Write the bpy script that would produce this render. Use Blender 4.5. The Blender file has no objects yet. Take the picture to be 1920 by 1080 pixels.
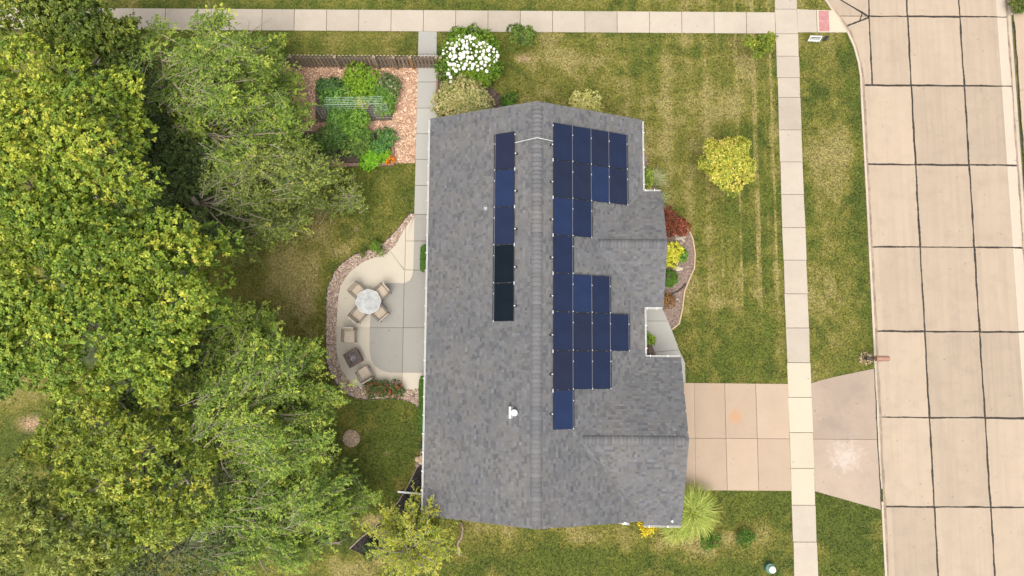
import bpy, math, random
import numpy as np
from mathutils import Vector, Matrix

# ------------------------------------------------------------------ camera, sky, sun, exposure
S = bpy.context.scene
FPX, TILT, ROLL, CH = 1280.0, math.radians(5.8), math.radians(0.37), 36.0
cam_d = bpy.data.cameras.new('camera'); cam = bpy.data.objects.new('camera', cam_d)
S.collection.objects.link(cam); S.camera = cam
cam_d.sensor_width = 36.0; cam_d.lens = 36.0 * FPX / 1920.0; cam_d.clip_end = 2000.0
cam.location = (0, 0, CH); cam.rotation_euler = (TILT, 0, ROLL)
W = bpy.data.worlds.new('World'); S.world = W; W.use_nodes = True
wn = W.node_tree.nodes; wl = W.node_tree.links
bg = wn['Background']; sky = wn.new('ShaderNodeTexSky'); sky.sky_type = 'NISHITA'; sky.sun_disc = False
SUN_EL, SUN_AZ = math.radians(68), math.radians(195)      # azimuth clockwise from north (+Y)
sky.sun_elevation = SUN_EL; sky.sun_rotation = SUN_AZ; sky.dust_density = 4.0; sky.air_density = 1.0
hsv = wn.new('ShaderNodeHueSaturation'); hsv.inputs['Saturation'].default_value = 0.2
wl.new(sky.outputs[0], hsv.inputs['Color']); wl.new(hsv.outputs[0], bg.inputs['Color'])
bg.inputs['Strength'].default_value = 0.15
sl = bpy.data.lights.new('sun', 'SUN'); sl.energy = 1.3; sl.angle = math.radians(45); sl.color = (1, .95, .86)
so = bpy.data.objects.new('sun', sl); S.collection.objects.link(so)
sd = Vector((math.sin(SUN_AZ) * math.cos(SUN_EL), math.cos(SUN_AZ) * math.cos(SUN_EL), math.sin(SUN_EL)))
so.rotation_euler = sd.to_track_quat('Z', 'Y').to_euler(); so.location = sd * 60
S.view_settings.view_transform = 'Standard'; S.view_settings.look = 'None'
S.view_settings.exposure = 0.95; S.view_settings.gamma = 1.0; S.view_settings.use_curve_mapping = False

rng = np.random.default_rng(7); random.seed(7)
PI = math.pi
# ------------------------------------------------------------------ survey: photo measurements turned into ground positions
_c, _s, _cz, _sz = math.cos(TILT), math.sin(TILT), math.cos(ROLL), math.sin(ROLL)
ROT = np.array([[_cz, -_sz, 0], [_sz, _cz, 0], [0, 0, 1]]) @ np.array([[1, 0, 0], [0, _c, -_s], [0, _s, _c]])
def ray(px, py): return ROT @ np.array([(px - 960) / FPX, -(py - 540) / FPX, -1.0])
def P(px, py, z=0.0):
    d = ray(px, py); t = (z - CH) / d[2]; return (d[0] * t, d[1] * t)
def PL(pts, z=0.0): return [P(x, y, z) for x, y in pts]
def R_(px): return px / 35.5

# ------------------------------------------------------------------ mesh helpers
class MB:
    def __init__(s): s.v = []; s.f = []
    def add(s, v, f):
        n = len(s.v); s.v += [tuple(map(float, p)) for p in v]; s.f += [tuple(i + n for i in q) for q in f]; return s
    def box(s, c, d, rz=0.0, M=None):
        hx, hy, hz = d[0] / 2, d[1] / 2, d[2] / 2
        v = [(x, y, z) for z in (-hz, hz) for x, y in ((-hx, -hy), (hx, -hy), (hx, hy), (-hx, hy))]
        if M is not None: v = [tuple(M @ Vector(p)) for p in v]
        elif rz:
            ca, sa = math.cos(rz), math.sin(rz); v = [(x * ca - y * sa, x * sa + y * ca, z) for x, y, z in v]
        v = [(x + c[0], y + c[1], z + c[2]) for x, y, z in v]
        return s.add(v, [(3, 2, 1, 0), (4, 5, 6, 7), (0, 1, 5, 4), (1, 2, 6, 5), (2, 3, 7, 6), (3, 0, 4, 7)])
    def prism(s, poly, z0, z1, bev=0.0):
        n = len(poly)
        ar = sum(poly[i][0] * poly[(i + 1) % n][1] - poly[(i + 1) % n][0] * poly[i][1] for i in range(n))
        if ar < 0: poly = poly[::-1]
        if bev > 0:
            ins = inset(poly, bev)
            v = [(x, y, z0) for x, y in poly] + [(x, y, z1 - bev) for x, y in poly] + [(x, y, z1) for x, y in ins]
            f = [tuple(range(2 * n, 3 * n))]
            for k in (0, n):
                f += [(k + i, k + (i + 1) % n, k + n + (i + 1) % n, k + n + i) for i in range(n)]
            return s.add(v, f)
        v = [(x, y, z0) for x, y in poly] + [(x, y, z1) for x, y in poly]
        return s.add(v, [tuple(range(n, 2 * n)), tuple(range(n - 1, -1, -1))] + [(i, (i + 1) % n, n + (i + 1) % n, n + i) for i in range(n)])
    def tube(s, pts, rad, n=6, cap=True):
        pts = [Vector(p) for p in pts]; m = len(pts); v = []; f = []
        rad = rad if hasattr(rad, '__len__') else [rad] * m
        up = Vector((0.13, 0.31, 1)).normalized()
        for i, p in enumerate(pts):
            t = (pts[min(i + 1, m - 1)] - pts[max(i - 1, 0)]).normalized()
            a = t.cross(up)
            if a.length < .05: a = t.cross(Vector((1, 0, 0)))
            a.normalize(); b = t.cross(a)
            v += [p + (a * math.cos(2 * PI * k / n) + b * math.sin(2 * PI * k / n)) * rad[i] for k in range(n)]
        for i in range(m - 1):
            f += [(i * n + k, (i + 1) * n + k, (i + 1) * n + (k + 1) % n, i * n + (k + 1) % n) for k in range(n)]
        if cap: f += [tuple(range(n)), tuple(range(m * n - 1, (m - 1) * n - 1, -1))]
        return s.add(v, f)
    def ico(s, c, r, sub=1, jit=0.0, sq=(1, 1, 1)):
        v, f = ICO[sub]
        k = 1 + (rng.random(len(v)) - .5) * jit
        return s.add([(c[0] + p[0] * r * sq[0] * q, c[1] + p[1] * r * sq[1] * q, c[2] + p[2] * r * sq[2] * q) for p, q in zip(v, k)], f)
def inset(poly, d):
    n = len(poly); out = []
    for i in range(n):
        a, b, c = Vector(poly[i - 1]), Vector(poly[i]), Vector(poly[(i + 1) % n])
        e1 = (b - a); e2 = (c - b)
        if e1.length < 1e-6 or e2.length < 1e-6: out.append(tuple(b)); continue
        n1 = Vector((-e1.y, e1.x)).normalized(); n2 = Vector((-e2.y, e2.x)).normalized()
        m = (n1 + n2)
        if m.length < .3: out.append(tuple(b)); continue
        m.normalize(); out.append(tuple(b + m * d / max(.4, m.dot(n1))))
    return out
def _ico():
    t = (1 + 5 ** .5) / 2
    v = [(-1, t, 0), (1, t, 0), (-1, -t, 0), (1, -t, 0), (0, -1, t), (0, 1, t), (0, -1, -t), (0, 1, -t), (t, 0, -1), (t, 0, 1), (-t, 0, -1), (-t, 0, 1)]
    f = [(0, 11, 5), (0, 5, 1), (0, 1, 7), (0, 7, 10), (0, 10, 11), (1, 5, 9), (5, 11, 4), (11, 10, 2), (10, 7, 6), (7, 1, 8), (3, 9, 4), (3, 4, 2), (3, 2, 6), (3, 6, 8), (3, 8, 9), (4, 9, 5), (2, 4, 11), (6, 2, 10), (8, 6, 7), (9, 8, 1)]
    v = [tuple(Vector(p).normalized()) for p in v]; out = {1: (v, f)}
    v2 = list(v); f2 = []; c = {}
    def mid(a, b):
        k = (min(a, b), max(a, b))
        if k not in c: c[k] = len(v2); v2.append(tuple(((Vector(v2[a]) + Vector(v2[b])) / 2).normalized()))
        return c[k]
    for a, b, d in f:
        x, y, z = mid(a, b), mid(b, d), mid(d, a); f2 += [(a, x, z), (b, y, x), (d, z, y), (x, y, z)]
    out[2] = (v2, f2); return out
ICO = _ico()
def link(o, parent=None, world=False):
    S.collection.objects.link(o)
    if parent is not None:
        o.parent = parent
        if world and parent.parent is None: o.location = [-a for a in parent.location]
    return o
def obj(name, mb, mat, parent=None, world=True, smooth=False, label=None, kind=None):
    me = bpy.data.meshes.new(name); me.from_pydata(mb.v, [], mb.f); me.update()
    if smooth: me.polygons.foreach_set('use_smooth', [True] * len(me.polygons))
    me.materials.append(mat)
    o = bpy.data.objects.new(name, me); link(o, parent, world)
    if label: o['label'] = label
    if kind: o['kind'] = kind
    return o
def tag(o, label=None, cat=None, group=None, kind=None):
    if label: o['label'] = label
    if cat: o['category'] = cat
    if group: o['group'] = group
    if kind: o['kind'] = kind
    return o
def thing(name, label, cat, loc=(0, 0, 0), rz=0.0, group=None):
    o = bpy.data.objects.new(name, None); S.collection.objects.link(o); o.empty_display_size = .2
    o.location = loc; o.rotation_euler = (0, 0, rz)
    return tag(o, label, cat, group)
def fast(name, V, nv, mat, col=None, parent=None, smooth=False):
    """V: (N*nv,3) separate faces of nv corners; col: (N,3) colour of every face"""
    V = np.ascontiguousarray(V, dtype=np.float32); n = len(V) // nv
    me = bpy.data.meshes.new(name); me.vertices.add(len(V)); me.loops.add(len(V)); me.polygons.add(n)
    me.vertices.foreach_set('co', V.ravel()); me.loops.foreach_set('vertex_index', np.arange(len(V), dtype=np.int32))
    me.polygons.foreach_set('loop_start', np.arange(0, len(V), nv, dtype=np.int32))
    if col is not None:
        a = me.attributes.new('tint', 'FLOAT_VECTOR', 'FACE'); a.data.foreach_set('vector', np.ascontiguousarray(col, dtype=np.float32).ravel())
    me.update(calc_edges=True); me.materials.append(mat)
    o = bpy.data.objects.new(name, me); link(o, parent, True); return o
def indexed(name, V, F, mat, col=None, parent=None):
    """V (M,3), F (N,4) shared corners; col per face"""
    V = np.ascontiguousarray(V, dtype=np.float32); F = np.ascontiguousarray(F, dtype=np.int32); k = F.shape[1]
    me = bpy.data.meshes.new(name); me.vertices.add(len(V)); me.loops.add(F.size); me.polygons.add(len(F))
    me.vertices.foreach_set('co', V.ravel()); me.loops.foreach_set('vertex_index', F.ravel())
    me.polygons.foreach_set('loop_start', np.arange(0, F.size, k, dtype=np.int32))
    if col is not None:
        a = me.attributes.new('tint', 'FLOAT_VECTOR', 'FACE'); a.data.foreach_set('vector', np.ascontiguousarray(col, dtype=np.float32).ravel())
    me.update(calc_edges=True); me.materials.append(mat)
    o = bpy.data.objects.new(name, me); link(o, parent, True); return o
def inpoly(x, y, poly):
    x = np.asarray(x); y = np.asarray(y); r = np.zeros(x.shape, bool); n = len(poly)
    for i in range(n):
        x1, y1 = poly[i]; x2, y2 = poly[(i + 1) % n]
        if y1 == y2: continue
        c = ((y1 > y) != (y2 > y)) & (x < (x2 - x1) * (y - y1) / (y2 - y1) + x1); r ^= c
    return r
def clip(poly, p, n):
    """keep the side of the line through p where dot(n, q-p) >= 0"""
    out = []; m = len(poly)
    for i in range(m):
        a, b = poly[i], poly[(i + 1) % m]
        da = (a[0] - p[0]) * n[0] + (a[1] - p[1]) * n[1]; db = (b[0] - p[0]) * n[0] + (b[1] - p[1]) * n[1]
        if da >= 0: out.append(a)
        if (da >= 0) != (db >= 0):
            t = da / (da - db); out.append((a[0] + (b[0] - a[0]) * t, a[1] + (b[1] - a[1]) * t))
    return out
def split(polys, a, b, gap=.022):
    dx, dy = b[0] - a[0], b[1] - a[1]; L = math.hypot(dx, dy); n = (-dy / L, dx / L); out = []
    for q in polys:
        for sg in (1, -1):
            r = clip(q, (a[0] + n[0] * sg * gap / 2, a[1] + n[1] * sg * gap / 2), (n[0] * sg, n[1] * sg))
            if len(r) > 2 and parea(r) > .004: out.append(r)
    return out
def parea(q): return abs(sum(q[i][0] * q[(i + 1) % len(q)][1] - q[(i + 1) % len(q)][0] * q[i][1] for i in range(len(q)))) / 2

def vnoise(x, y, sc, seed):
    x = np.asarray(x) / sc + 1000.3; y = np.asarray(y) / sc + 1000.7
    ix = np.floor(x).astype(np.int64); iy = np.floor(y).astype(np.int64); fx = x - ix; fy = y - iy
    fx = fx * fx * (3 - 2 * fx); fy = fy * fy * (3 - 2 * fy)
    def h(a, b):
        k = (a * 374761393 + b * 668265263 + seed * 2147483647) & 0xffffffff
        k = ((k ^ (k >> 13)) * 1274126177) & 0xffffffff; k = k ^ (k >> 16); return (k & 0xffff) / 65535.0
    return (h(ix, iy) * (1 - fx) + h(ix + 1, iy) * fx) * (1 - fy) + (h(ix, iy + 1) * (1 - fx) + h(ix + 1, iy + 1) * fx) * fy
def fbm(x, y, sc, seed, o=4):
    r = 0; a = 1; t = 0
    for k in range(o): r = r + a * vnoise(x, y, sc / 2 ** k, seed + k * 17); t += a; a *= .55
    return r / t

# ------------------------------------------------------------------ materials
def nodemat(name):
    m = bpy.data.materials.new(name); m.use_nodes = True; nt = m.node_tree
    return m, nt, nt.nodes['Principled BSDF']
def N(nt, t, **kw):
    n = nt.nodes.new(t)
    for k, v in kw.items():
        if k in n.inputs.keys(): n.inputs[k].default_value = v
        else: setattr(n, k, v)
    return n
def ramp(nt, fac, stops):
    r = nt.nodes.new('ShaderNodeValToRGB'); e = r.color_ramp.elements
    while len(e) < len(stops): e.new(.5)
    for k, (p, c) in enumerate(stops): e[k].position = p; e[k].color = (*c, 1) if len(c) == 3 else c
    nt.links.new(fac, r.inputs[0]); return r.outputs[0]
def mixc(nt, fac, a, b, mode='MIX'):
    m = nt.nodes.new('ShaderNodeMix'); m.data_type = 'RGBA'; m.blend_type = mode; m.clamp_factor = True
    for s_, v in ((0, fac), (6, a), (7, b)):
        if isinstance(v, (int, float)): m.inputs[s_].default_value = v
        elif isinstance(v, tuple): m.inputs[s_].default_value = (*v, 1)
        else: nt.links.new(v, m.inputs[s_])
    return m.outputs[2]
def noise(nt, vec, scale, detail=4, rough=.55):
    n = N(nt, 'ShaderNodeTexNoise', Scale=scale, Detail=detail, Roughness=rough); nt.links.new(vec, n.inputs['Vector']); return n.outputs['Fac']
def pos(nt, sc=(1, 1, 1)):
    g = nt.nodes.new('ShaderNodeNewGeometry'); mp = nt.nodes.new('ShaderNodeMapping'); mp.inputs['Scale'].default_value = sc
    nt.links.new(g.outputs['Position'], mp.inputs['Vector']); return mp.outputs[0]
def objv(nt, sc=(1, 1, 1)):
    g = nt.nodes.new('ShaderNodeTexCoord'); mp = nt.nodes.new('ShaderNodeMapping'); mp.inputs['Scale'].default_value = sc
    nt.links.new(g.outputs['Object'], mp.inputs['Vector']); return mp.outputs[0]
def bump(nt, bs, h, dist, strength=.6):
    b = N(nt, 'ShaderNodeBump', Strength=strength, Distance=dist); nt.links.new(h, b.inputs['Height']); nt.links.new(b.outputs[0], bs.inputs['Normal'])
def simple(name, c, rough=.6, metal=0, var=.12, sc=6, spec=.5, bd=0.0):
    m, nt, bs = nodemat(name); v = objv(nt)
    n = noise(nt, v, sc, 5)
    lo = tuple(x * (1 - var) for x in c); hi = tuple(min(1, x * (1 + var)) for x in c)
    nt.links.new(ramp(nt, n, [(.3, lo), (.7, hi)]), bs.inputs['Base Color'])
    bs.inputs['Roughness'].default_value = rough; bs.inputs['Metallic'].default_value = metal; bs.inputs['Specular IOR Level'].default_value = spec
    if bd: bump(nt, bs, noise(nt, v, sc * 8, 4), bd)
    return m
def tintmat(name, rough=.6, transl=0.0, spec=.35, gain=1.0):
    m, nt, bs = nodemat(name)
    a = nt.nodes.new('ShaderNodeAttribute'); a.attribute_name = 'tint'
    bs.inputs['Roughness'].default_value = rough; bs.inputs['Specular IOR Level'].default_value = spec
    nt.links.new(a.outputs['Vector'], bs.inputs['Base Color'])
    if transl:
        t = nt.nodes.new('ShaderNodeBsdfTranslucent'); ms = nt.nodes.new('ShaderNodeMixShader'); ms.inputs[0].default_value = transl
        nt.links.new(a.outputs['Vector'], t.inputs['Color'])
        nt.links.new(bs.outputs[0], ms.inputs[1]); nt.links.new(t.outputs[0], ms.inputs[2])
        nt.links.new(ms.outputs[0], nt.nodes['Material Output'].inputs['Surface'])
    return m
def concrete(name, c, var=.1, blotch=.25, stain=(.30, .25, .2), stainamt=.25, streak=False, spots=()):
    m, nt, bs = nodemat(name); v = pos(nt)
    big = noise(nt, v, .55, 5, .6); mid = noise(nt, v, 3.5, 5, .65); fine = noise(nt, v, 38, 3, .7)
    lo = tuple(x * (1 - var) for x in c); hi = tuple(min(1, x * (1 + var * .8)) for x in c)
    col = ramp(nt, mid, [(.3, lo), (.7, hi)])
    col = mixc(nt, blotch, col, ramp(nt, big, [(.38, tuple(x * .68 for x in c)), (.60, tuple(min(1, x * 1.14) for x in c))]))
    col = mixc(nt, .35, col, ramp(nt, fine, [(.35, tuple(x * .82 for x in c)), (.6, tuple(min(1, x * 1.08) for x in c))]))
    if streak:
        st = noise(nt, pos(nt, (2.2, .07, 1)), 1.6, 5, .6)
        col = mixc(nt, ramp(nt, st, [(.46, (0, 0, 0)), (.70, (.8, .8, .8))]), col, tuple(x * .70 for x in c))
        st2 = noise(nt, pos(nt, (1.3, .11, 1)), .9, 4, .6)
        col = mixc(nt, ramp(nt, st2, [(.52, (0, 0, 0)), (.74, (.5, .5, .5))]), col, tuple(min(1, x * 1.22) for x in c))
        br = noise(nt, pos(nt, (.6, 22, 1)), 2.0, 3, .6)
        col = mixc(nt, ramp(nt, br, [(.45, (0, 0, 0)), (.7, (.25, .25, .25))]), col, tuple(x * .86 for x in c))
    s2 = noise(nt, v, 1.3, 6, .7)
    col = mixc(nt, ramp(nt, s2, [(.50, (0, 0, 0)), (.68, (stainamt,) * 3)]), col, stain)
    sp = nt.nodes.new('ShaderNodeTexVoronoi'); sp.voronoi_dimensions = '2D'; sp.inputs['Scale'].default_value = .75; nt.links.new(v, sp.inputs['Vector'])
    sp2 = nt.nodes.new('ShaderNodeTexVoronoi'); sp2.voronoi_dimensions = '2D'; sp2.inputs['Scale'].default_value = 2.6; nt.links.new(v, sp2.inputs['Vector'])
    g1 = noise(nt, v, 1.1, 2); col = mixc(nt, mixc(nt, 1.0, ramp(nt, sp.outputs['Distance'], [(.015, (.8,) * 3), (.05, (0, 0, 0))]), ramp(nt, g1, [(.47, (0, 0, 0)), (.56, (1, 1, 1))]), 'MULTIPLY'), col, (.09, .07, .05))
    patch = noise(nt, v, .5, 3); gate = mixc(nt, 1.0, ramp(nt, sp2.outputs['Distance'], [(.03, (.6,) * 3), (.10, (0, 0, 0))]), ramp(nt, patch, [(.52, (0, 0, 0)), (.58, (1, 1, 1))]), 'MULTIPLY')
    col = mixc(nt, gate, col, tuple(x * .45 for x in c))
    for (sp_px, rad, sc_, amt, nsc) in spots:      # stains lying on the slabs
        gx_, gy_ = P(*sp_px); g_ = nt.nodes.new('ShaderNodeNewGeometry'); dm = N(nt, 'ShaderNodeVectorMath', operation='DISTANCE'); nt.links.new(g_.outputs['Position'], dm.inputs[0]); dm.inputs[1].default_value = (gx_, gy_, 0)
        nn_ = noise(nt, v, nsc, 6, .75); ad = N(nt, 'ShaderNodeMath', operation='MULTIPLY_ADD'); nt.links.new(nn_, ad.inputs[0]); ad.inputs[1].default_value = -rad * 2.6; nt.links.new(dm.outputs['Value'], ad.inputs[2])
        ad2 = N(nt, 'ShaderNodeMath', operation='ADD'); nt.links.new(ad.outputs[0], ad2.inputs[0]); ad2.inputs[1].default_value = rad * 1.3
        col = mixc(nt, ramp(nt, ad2.outputs[0], [(0.0, (amt,) * 3), (min(.95, rad), (0, 0, 0))]), col, sc_)
    oi = nt.nodes.new('ShaderNodeObjectInfo')
    col = mixc(nt, .5, col, ramp(nt, oi.outputs['Random'], [(0, tuple(x * .78 for x in c)), (.5, c), (1, tuple(min(1, x * 1.12) for x in c))]))
    nt.links.new(col, bs.inputs['Base Color']); bs.inputs['Roughness'].default_value = .85; bs.inputs['Specular IOR Level'].default_value = .25
    bump(nt, bs, fine, .004, .5); return m

M = {}
M['leaf'] = tintmat('leaf_blades', .5, .3, .3)
M['grass'] = tintmat('grass_blades', .6, .2, .2)
M['shingle'] = None
M['road'] = concrete('road_concrete', (0.335, 0.265, 0.196), .07, .42, (.20, .155, .12), .5, streak=True)
M['kerb'] = concrete('kerb_concrete', (0.4, 0.335, 0.265), .08, .2, (.3, .23, .17), .2)
M['walk'] = concrete('sidewalk_concrete', (0.36, 0.31, 0.25), .1, .45, (.27, .21, .16), .4)
M['walk_new'] = concrete('sidewalk_newer_concrete', (0.4, 0.35, 0.265), .05, .2, (.42, .37, .27), .2)
M['drive'] = concrete('driveway_concrete', (0.345, 0.262, 0.19), .06, .35, (.26, .19, .14), .3, spots=[((1379, 781), .55, (.45, .17, .04), .9, 7), ((1345, 728), .35, (.38, .2, .09), .4, 5), ((1300, 908), .35, (.2, .12, .08), .6, 5), ((1450, 752), .6, (.24, .18, .14), .5, 4), ((1340, 780), 1.5, (.37, .285, .21), .4, 2)])
M['apron'] = concrete('apron_concrete', (0.31, 0.24, 0.185), .12, .6, (.19, .155, .135), .55, spots=[((1585, 855), 1.5, (.50, .46, .42), .75, 4), ((1560, 790), .9, (.17, .14, .12), .6, 3), ((1600, 730), .8, (.17, .14, .12), .5, 3)])
M['patio'] = concrete('patio_light_concrete', (0.43, 0.38, 0.305), .04, .15, (.42, .36, .28), .12)
M['patio_dark'] = concrete('patio_grey_concrete', (0.262, 0.247, 0.22), .06, .3, (.28, .25, .21), .3)
M['frontwalk'] = concrete('front_walk_concrete', (0.315, 0.305, 0.275), .05, .2, (.34, .31, .26), .2)
M['gap'] = simple('joint_dirt', (.12, .09, .06), .95, var=.3, sc=9)
M['tar'] = simple('tar_joint_sealant', (.022, .015, .009), .75, var=.4, sc=5)
M['soil'] = simple('garden_soil', (.085, .06, .045), .95, var=.5, sc=5, bd=.02)
M['mulch_dark'] = simple('black_mulch', (.028, .025, .023), .95, var=.6, sc=12, bd=.03)
M['mulch_base'] = simple('wood_chip_base', (.36, .22, .145), .95, var=.35, sc=12, bd=.02)
M['gravel_base'] = simple('gravel_base', (.25, .185, .14), .95, var=.4, sc=14, bd=.02)
M['lava_base'] = simple('brown_bed_base', (.20, .145, .115), .95, var=.35, sc=14, bd=.02)
M['stone'] = tintmat('stones', .8)
M['chip'] = tintmat('wood_chips', .85)
M['bark'] = simple('tree_bark', (.20, .165, .13), .9, var=.35, sc=8, bd=.01)
M['bark_pale'] = simple('pale_twig_bark', (.22, .185, .13), .85, var=.25, sc=8)
M['fence'] = simple('weathered_fence_wood', (.19, .145, .105), .85, var=.4, sc=7, bd=.004)
M['fence_top'] = simple('weathered_post_wood', (.24, .18, .125), .85, var=.3, sc=7, bd=.004)
M['fence_orange'] = simple('stained_post_wood', (.33, .17, .06), .8, var=.3, sc=7)
M['floor'] = simple('woodland_ground_cover', (.06, .075, .025), .95, var=.5, sc=4, bd=.03)
M['tip'] = simple('pale_end_grain', (.42, .36, .27), .8)
M['timber'] = simple('bed_timber', (.22, .13, .10), .85, var=.25, sc=6)
M['white'] = simple('white_trim', (.55, .54, .515), .45, var=.05, sc=4)
M['siding'] = simple('beige_siding', (.55, .50, .42), .6, var=.05, sc=3)
M['metal_w'] = simple('white_metal', (.55, .55, .535), .35, var=.06, sc=5)
M['alu'] = simple('aluminium', (.34, .35, .38), .45, metal=.5, var=.1)
M['black'] = simple('black_metal', (.012, .012, .014), .4, var=.2)
M['glass'] = simple('window_glass', (.03, .04, .05), .05, var=.1)
M['wire'] = simple('galvanised_wire', (.40, .50, .43), .5, metal=.2, var=.2)
M['chair_frame'] = simple('bronze_chair_frame', (.10, .078, .058), .45, var=.15, sc=10)
M['chair_back'] = simple('pale_chair_rail', (.40, .35, .29), .5, var=.1, sc=10)
M['sling'] = simple('beige_sling_fabric', (.36, .295, .225), .85, var=.12, sc=14, bd=.003)
M['pit'] = simple('dark_brown_wicker', (.06, .036, .027), .6, var=.6, sc=14, bd=.01)
M['fireglass'] = simple('grey_fire_glass', (.30, .27, .26), .3, var=.7, sc=20)
M['mail'] = simple('brown_mailbox_metal', (.26, .135, .09), .5, var=.12, sc=6)
M['mail_post'] = simple('dark_mailbox_post', (.05, .035, .025), .7, var=.3)
M['pink'] = simple('red_tactile_tile', (.34, .15, .145), .75, var=.15, sc=5)
M['sign'] = simple('white_sign_board', (.6, .6, .58), .5, var=.05)
M['green_box'] = simple('green_utility_box', (.06, .13, .09), .6, var=.2)
M['edging'] = simple('landscape_edging', (.05, .038, .03), .7, var=.3)
M['bed_edge'] = concrete('bed_edge_stone', (.42, .31, .2), .12)
M['petal'] = simple('white_petals', (.62, .62, .53), .7, var=.08, sc=30)
M['bark_mulch'] = simple('tree_ring_mulch', (.33, .24, .17), .95, var=.35, sc=14, bd=.02)
M['garage'] = simple('garage_door_paint', (.62, .58, .5), .5, var=.04)
# marble-like frosted table top
m, nt, bs = nodemat('frosted_table_top'); v = objv(nt)
n1 = noise(nt, v, 2.6, 6, .7)
nt.links.new(ramp(nt, n1, [(.36, (.20, .205, .2)), (.52, (.31, .31, .30)), (.66, (.38, .38, .37))]), bs.inputs['Base Color']); bs.inputs['Roughness'].default_value = .3; M['table'] = m
# shingles
m = tintmat('shingle_granules', .9, 0, .2); nt = m.node_tree; bs = nt.nodes['Principled BSDF']
a = [n for n in nt.nodes if n.type == 'ATTRIBUTE'][0]; v = pos(nt)
g = noise(nt, v, 60, 2, .8); big = noise(nt, v, .35, 4, .6)
c1 = mixc(nt, 1.0, a.outputs['Vector'], ramp(nt, g, [(.3, (.72,) * 3), (.7, (1.2,) * 3)]), 'MULTIPLY')
c1 = mixc(nt, 1.0, c1, ramp(nt, big, [(.3, (.86, .88, .92)), (.7, (1.1, 1.06, 1.02))]), 'MULTIPLY')
nt.links.new(c1, bs.inputs['Base Color']); bump(nt, bs, g, .003, .5); M['shingle'] = m
M['deck'] = simple('roof_underlay', (.095, .095, .098), .9, var=.2)
def pvmat(name, c, line):
    m, nt, bs = nodemat(name); v = objv(nt)
    w = N(nt, 'ShaderNodeTexWave', Scale=5.2, Distortion=0.0); w.bands_direction = 'Y'; w.wave_profile = 'SIN'
    nt.links.new(v, w.inputs['Vector'])
    n = noise(nt, v, 1.2, 3)
    col = ramp(nt, n, [(.3, tuple(x * .85 for x in c)), (.7, tuple(x * 1.15 for x in c))])
    col = mixc(nt, ramp(nt, w.outputs['Fac'], [(.80, (0, 0, 0)), (.97, (.55, .55, .55))]), col, line)
    nt.links.new(col, bs.inputs['Base Color']); bs.inputs['Roughness'].default_value = .3; bs.inputs['Specular IOR Level'].default_value = .03 if 'black' in name else .14
    return m
PV = [pvmat('solar_cells_navy', (.010, .016, .040), (.022, .033, .066)), pvmat('cells_blue_reflection', (.011, .020, .056), (.026, .04, .085)),  # tones beside navy paint differing sky and tree reflections into the cell colour
      pvmat('cells_slate_reflection', (.011, .0155, .034), (.024, .031, .058)), pvmat('solar_cells_black', (.0055, .009, .013), (.013, .02, .026)),
      pvmat('cells_violet_reflection', (.0115, .015, .034), (.026, .031, .058))]

# ------------------------------------------------------------------ ground regions (world metres)
ZR = -.12                                      # road surface lies a kerb's height below the lawn
kerbL = PL([(1520, -60), (1532, -25), (1547, 1), (1559, 20), (1573, 38), (1588, 61), (1600, 88), (1608, 117), (1612, 142)])
kerbL += [(18.93, 14.2), (18.97, 8.0), (18.99, 0.0), (19.0, -6), (19.02, -11), (19.03, -20)]
KX = (P(1903, 100, ZR)[0] + P(1917, 305, ZR)[0]) / 2 - .05
kerbR = [(KX, 26), (KX, 19), (KX, 8), (KX, -2), (KX, -20)]
def offset(line, d):
    out = []
    for i, p in enumerate(line):
        a = Vector(line[max(i - 1, 0)]); b = Vector(line[min(i + 1, len(line) - 1)]); t = (b - a).normalized()
        out.append((p[0] - t.y * d, p[1] + t.x * d))
    return out
kerbL_in = offset(kerbL, .17)                  # line runs south, so +d is to the east
kerbR_in = offset(kerbR, -.17)
road_poly = kerbL + kerbR[::-1]
walkV = [(14.41, 30), (15.62, 30), (15.62, -20), (14.41, -20)]
yN1, yN0 = 19.05, 17.83                         # north pavement
XV0, XV1 = 14.41, 15.62
def sidewalk_x(px, py): return P(px, py)[0]
north_walk = [(-30, yN0), (XV0, yN0), (XV0, yN1), (-30, yN1)]
ramp_poly = [(XV1, P(0 + 1500, 61)[1])] + PL([(1588, 61), (1573, 38), (1559, 20)]) + [(XV1, P(1500, 18)[1])]
drive_poly = [(6.6, P(1350, 718)[1]), (XV0, P(1350, 719)[1]), (XV0, P(1450, 920)[1]), (6.6, P(1450, 920)[1])]
apron_poly = PL([(1520, 719), (1538, 713), (1567, 706), (1600, 699)]) + [(18.97, P(1636, 691)[1]), (19.0, P(1650, 956)[1])] + PL([(1528, 921)])
front_walk = PL([(1150, 560), (1232, 560), (1241, 577), (1259, 618), (1273, 656), (1284, 680), (1285, 717.4), (1200, 717.4), (1200, 668), (1230, 667), (1212, 618), (1200, 590), (1150, 590)])
gate_walk = PL([(785, 57), (820, 57), (818, 110), (813, 200), (812, 240), (812, 720), (777, 720), (777, 402), (779, 330), (781, 240), (783, 130)])
gate_walk = [(P(785, 57)[0], yN0 - .01), (P(819, 57)[0], yN0 - .01), (P(813, 400)[0] + .2, 5), (P(813, 400)[0] + .2, P(800, 506)[1]), (P(775, 506)[0], P(775, 506)[1]), (P(777, 402)[0], P(777, 402)[1])]
outer = PL([(778, 403), (756, 433), (749, 447), (742, 460), (731, 470), (723, 477), (708, 482), (687, 488), (672, 497), (658, 508), (647, 522), (639, 537), (635, 553), (632.5, 583), (631, 616), (631, 655), (634, 676), (640, 693), (652, 710), (667, 722), (684, 727.5), (720, 729), (754, 729.5), (784, 730), (785, 725), (788, 713), (797, 704), (806, 701)])
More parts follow.
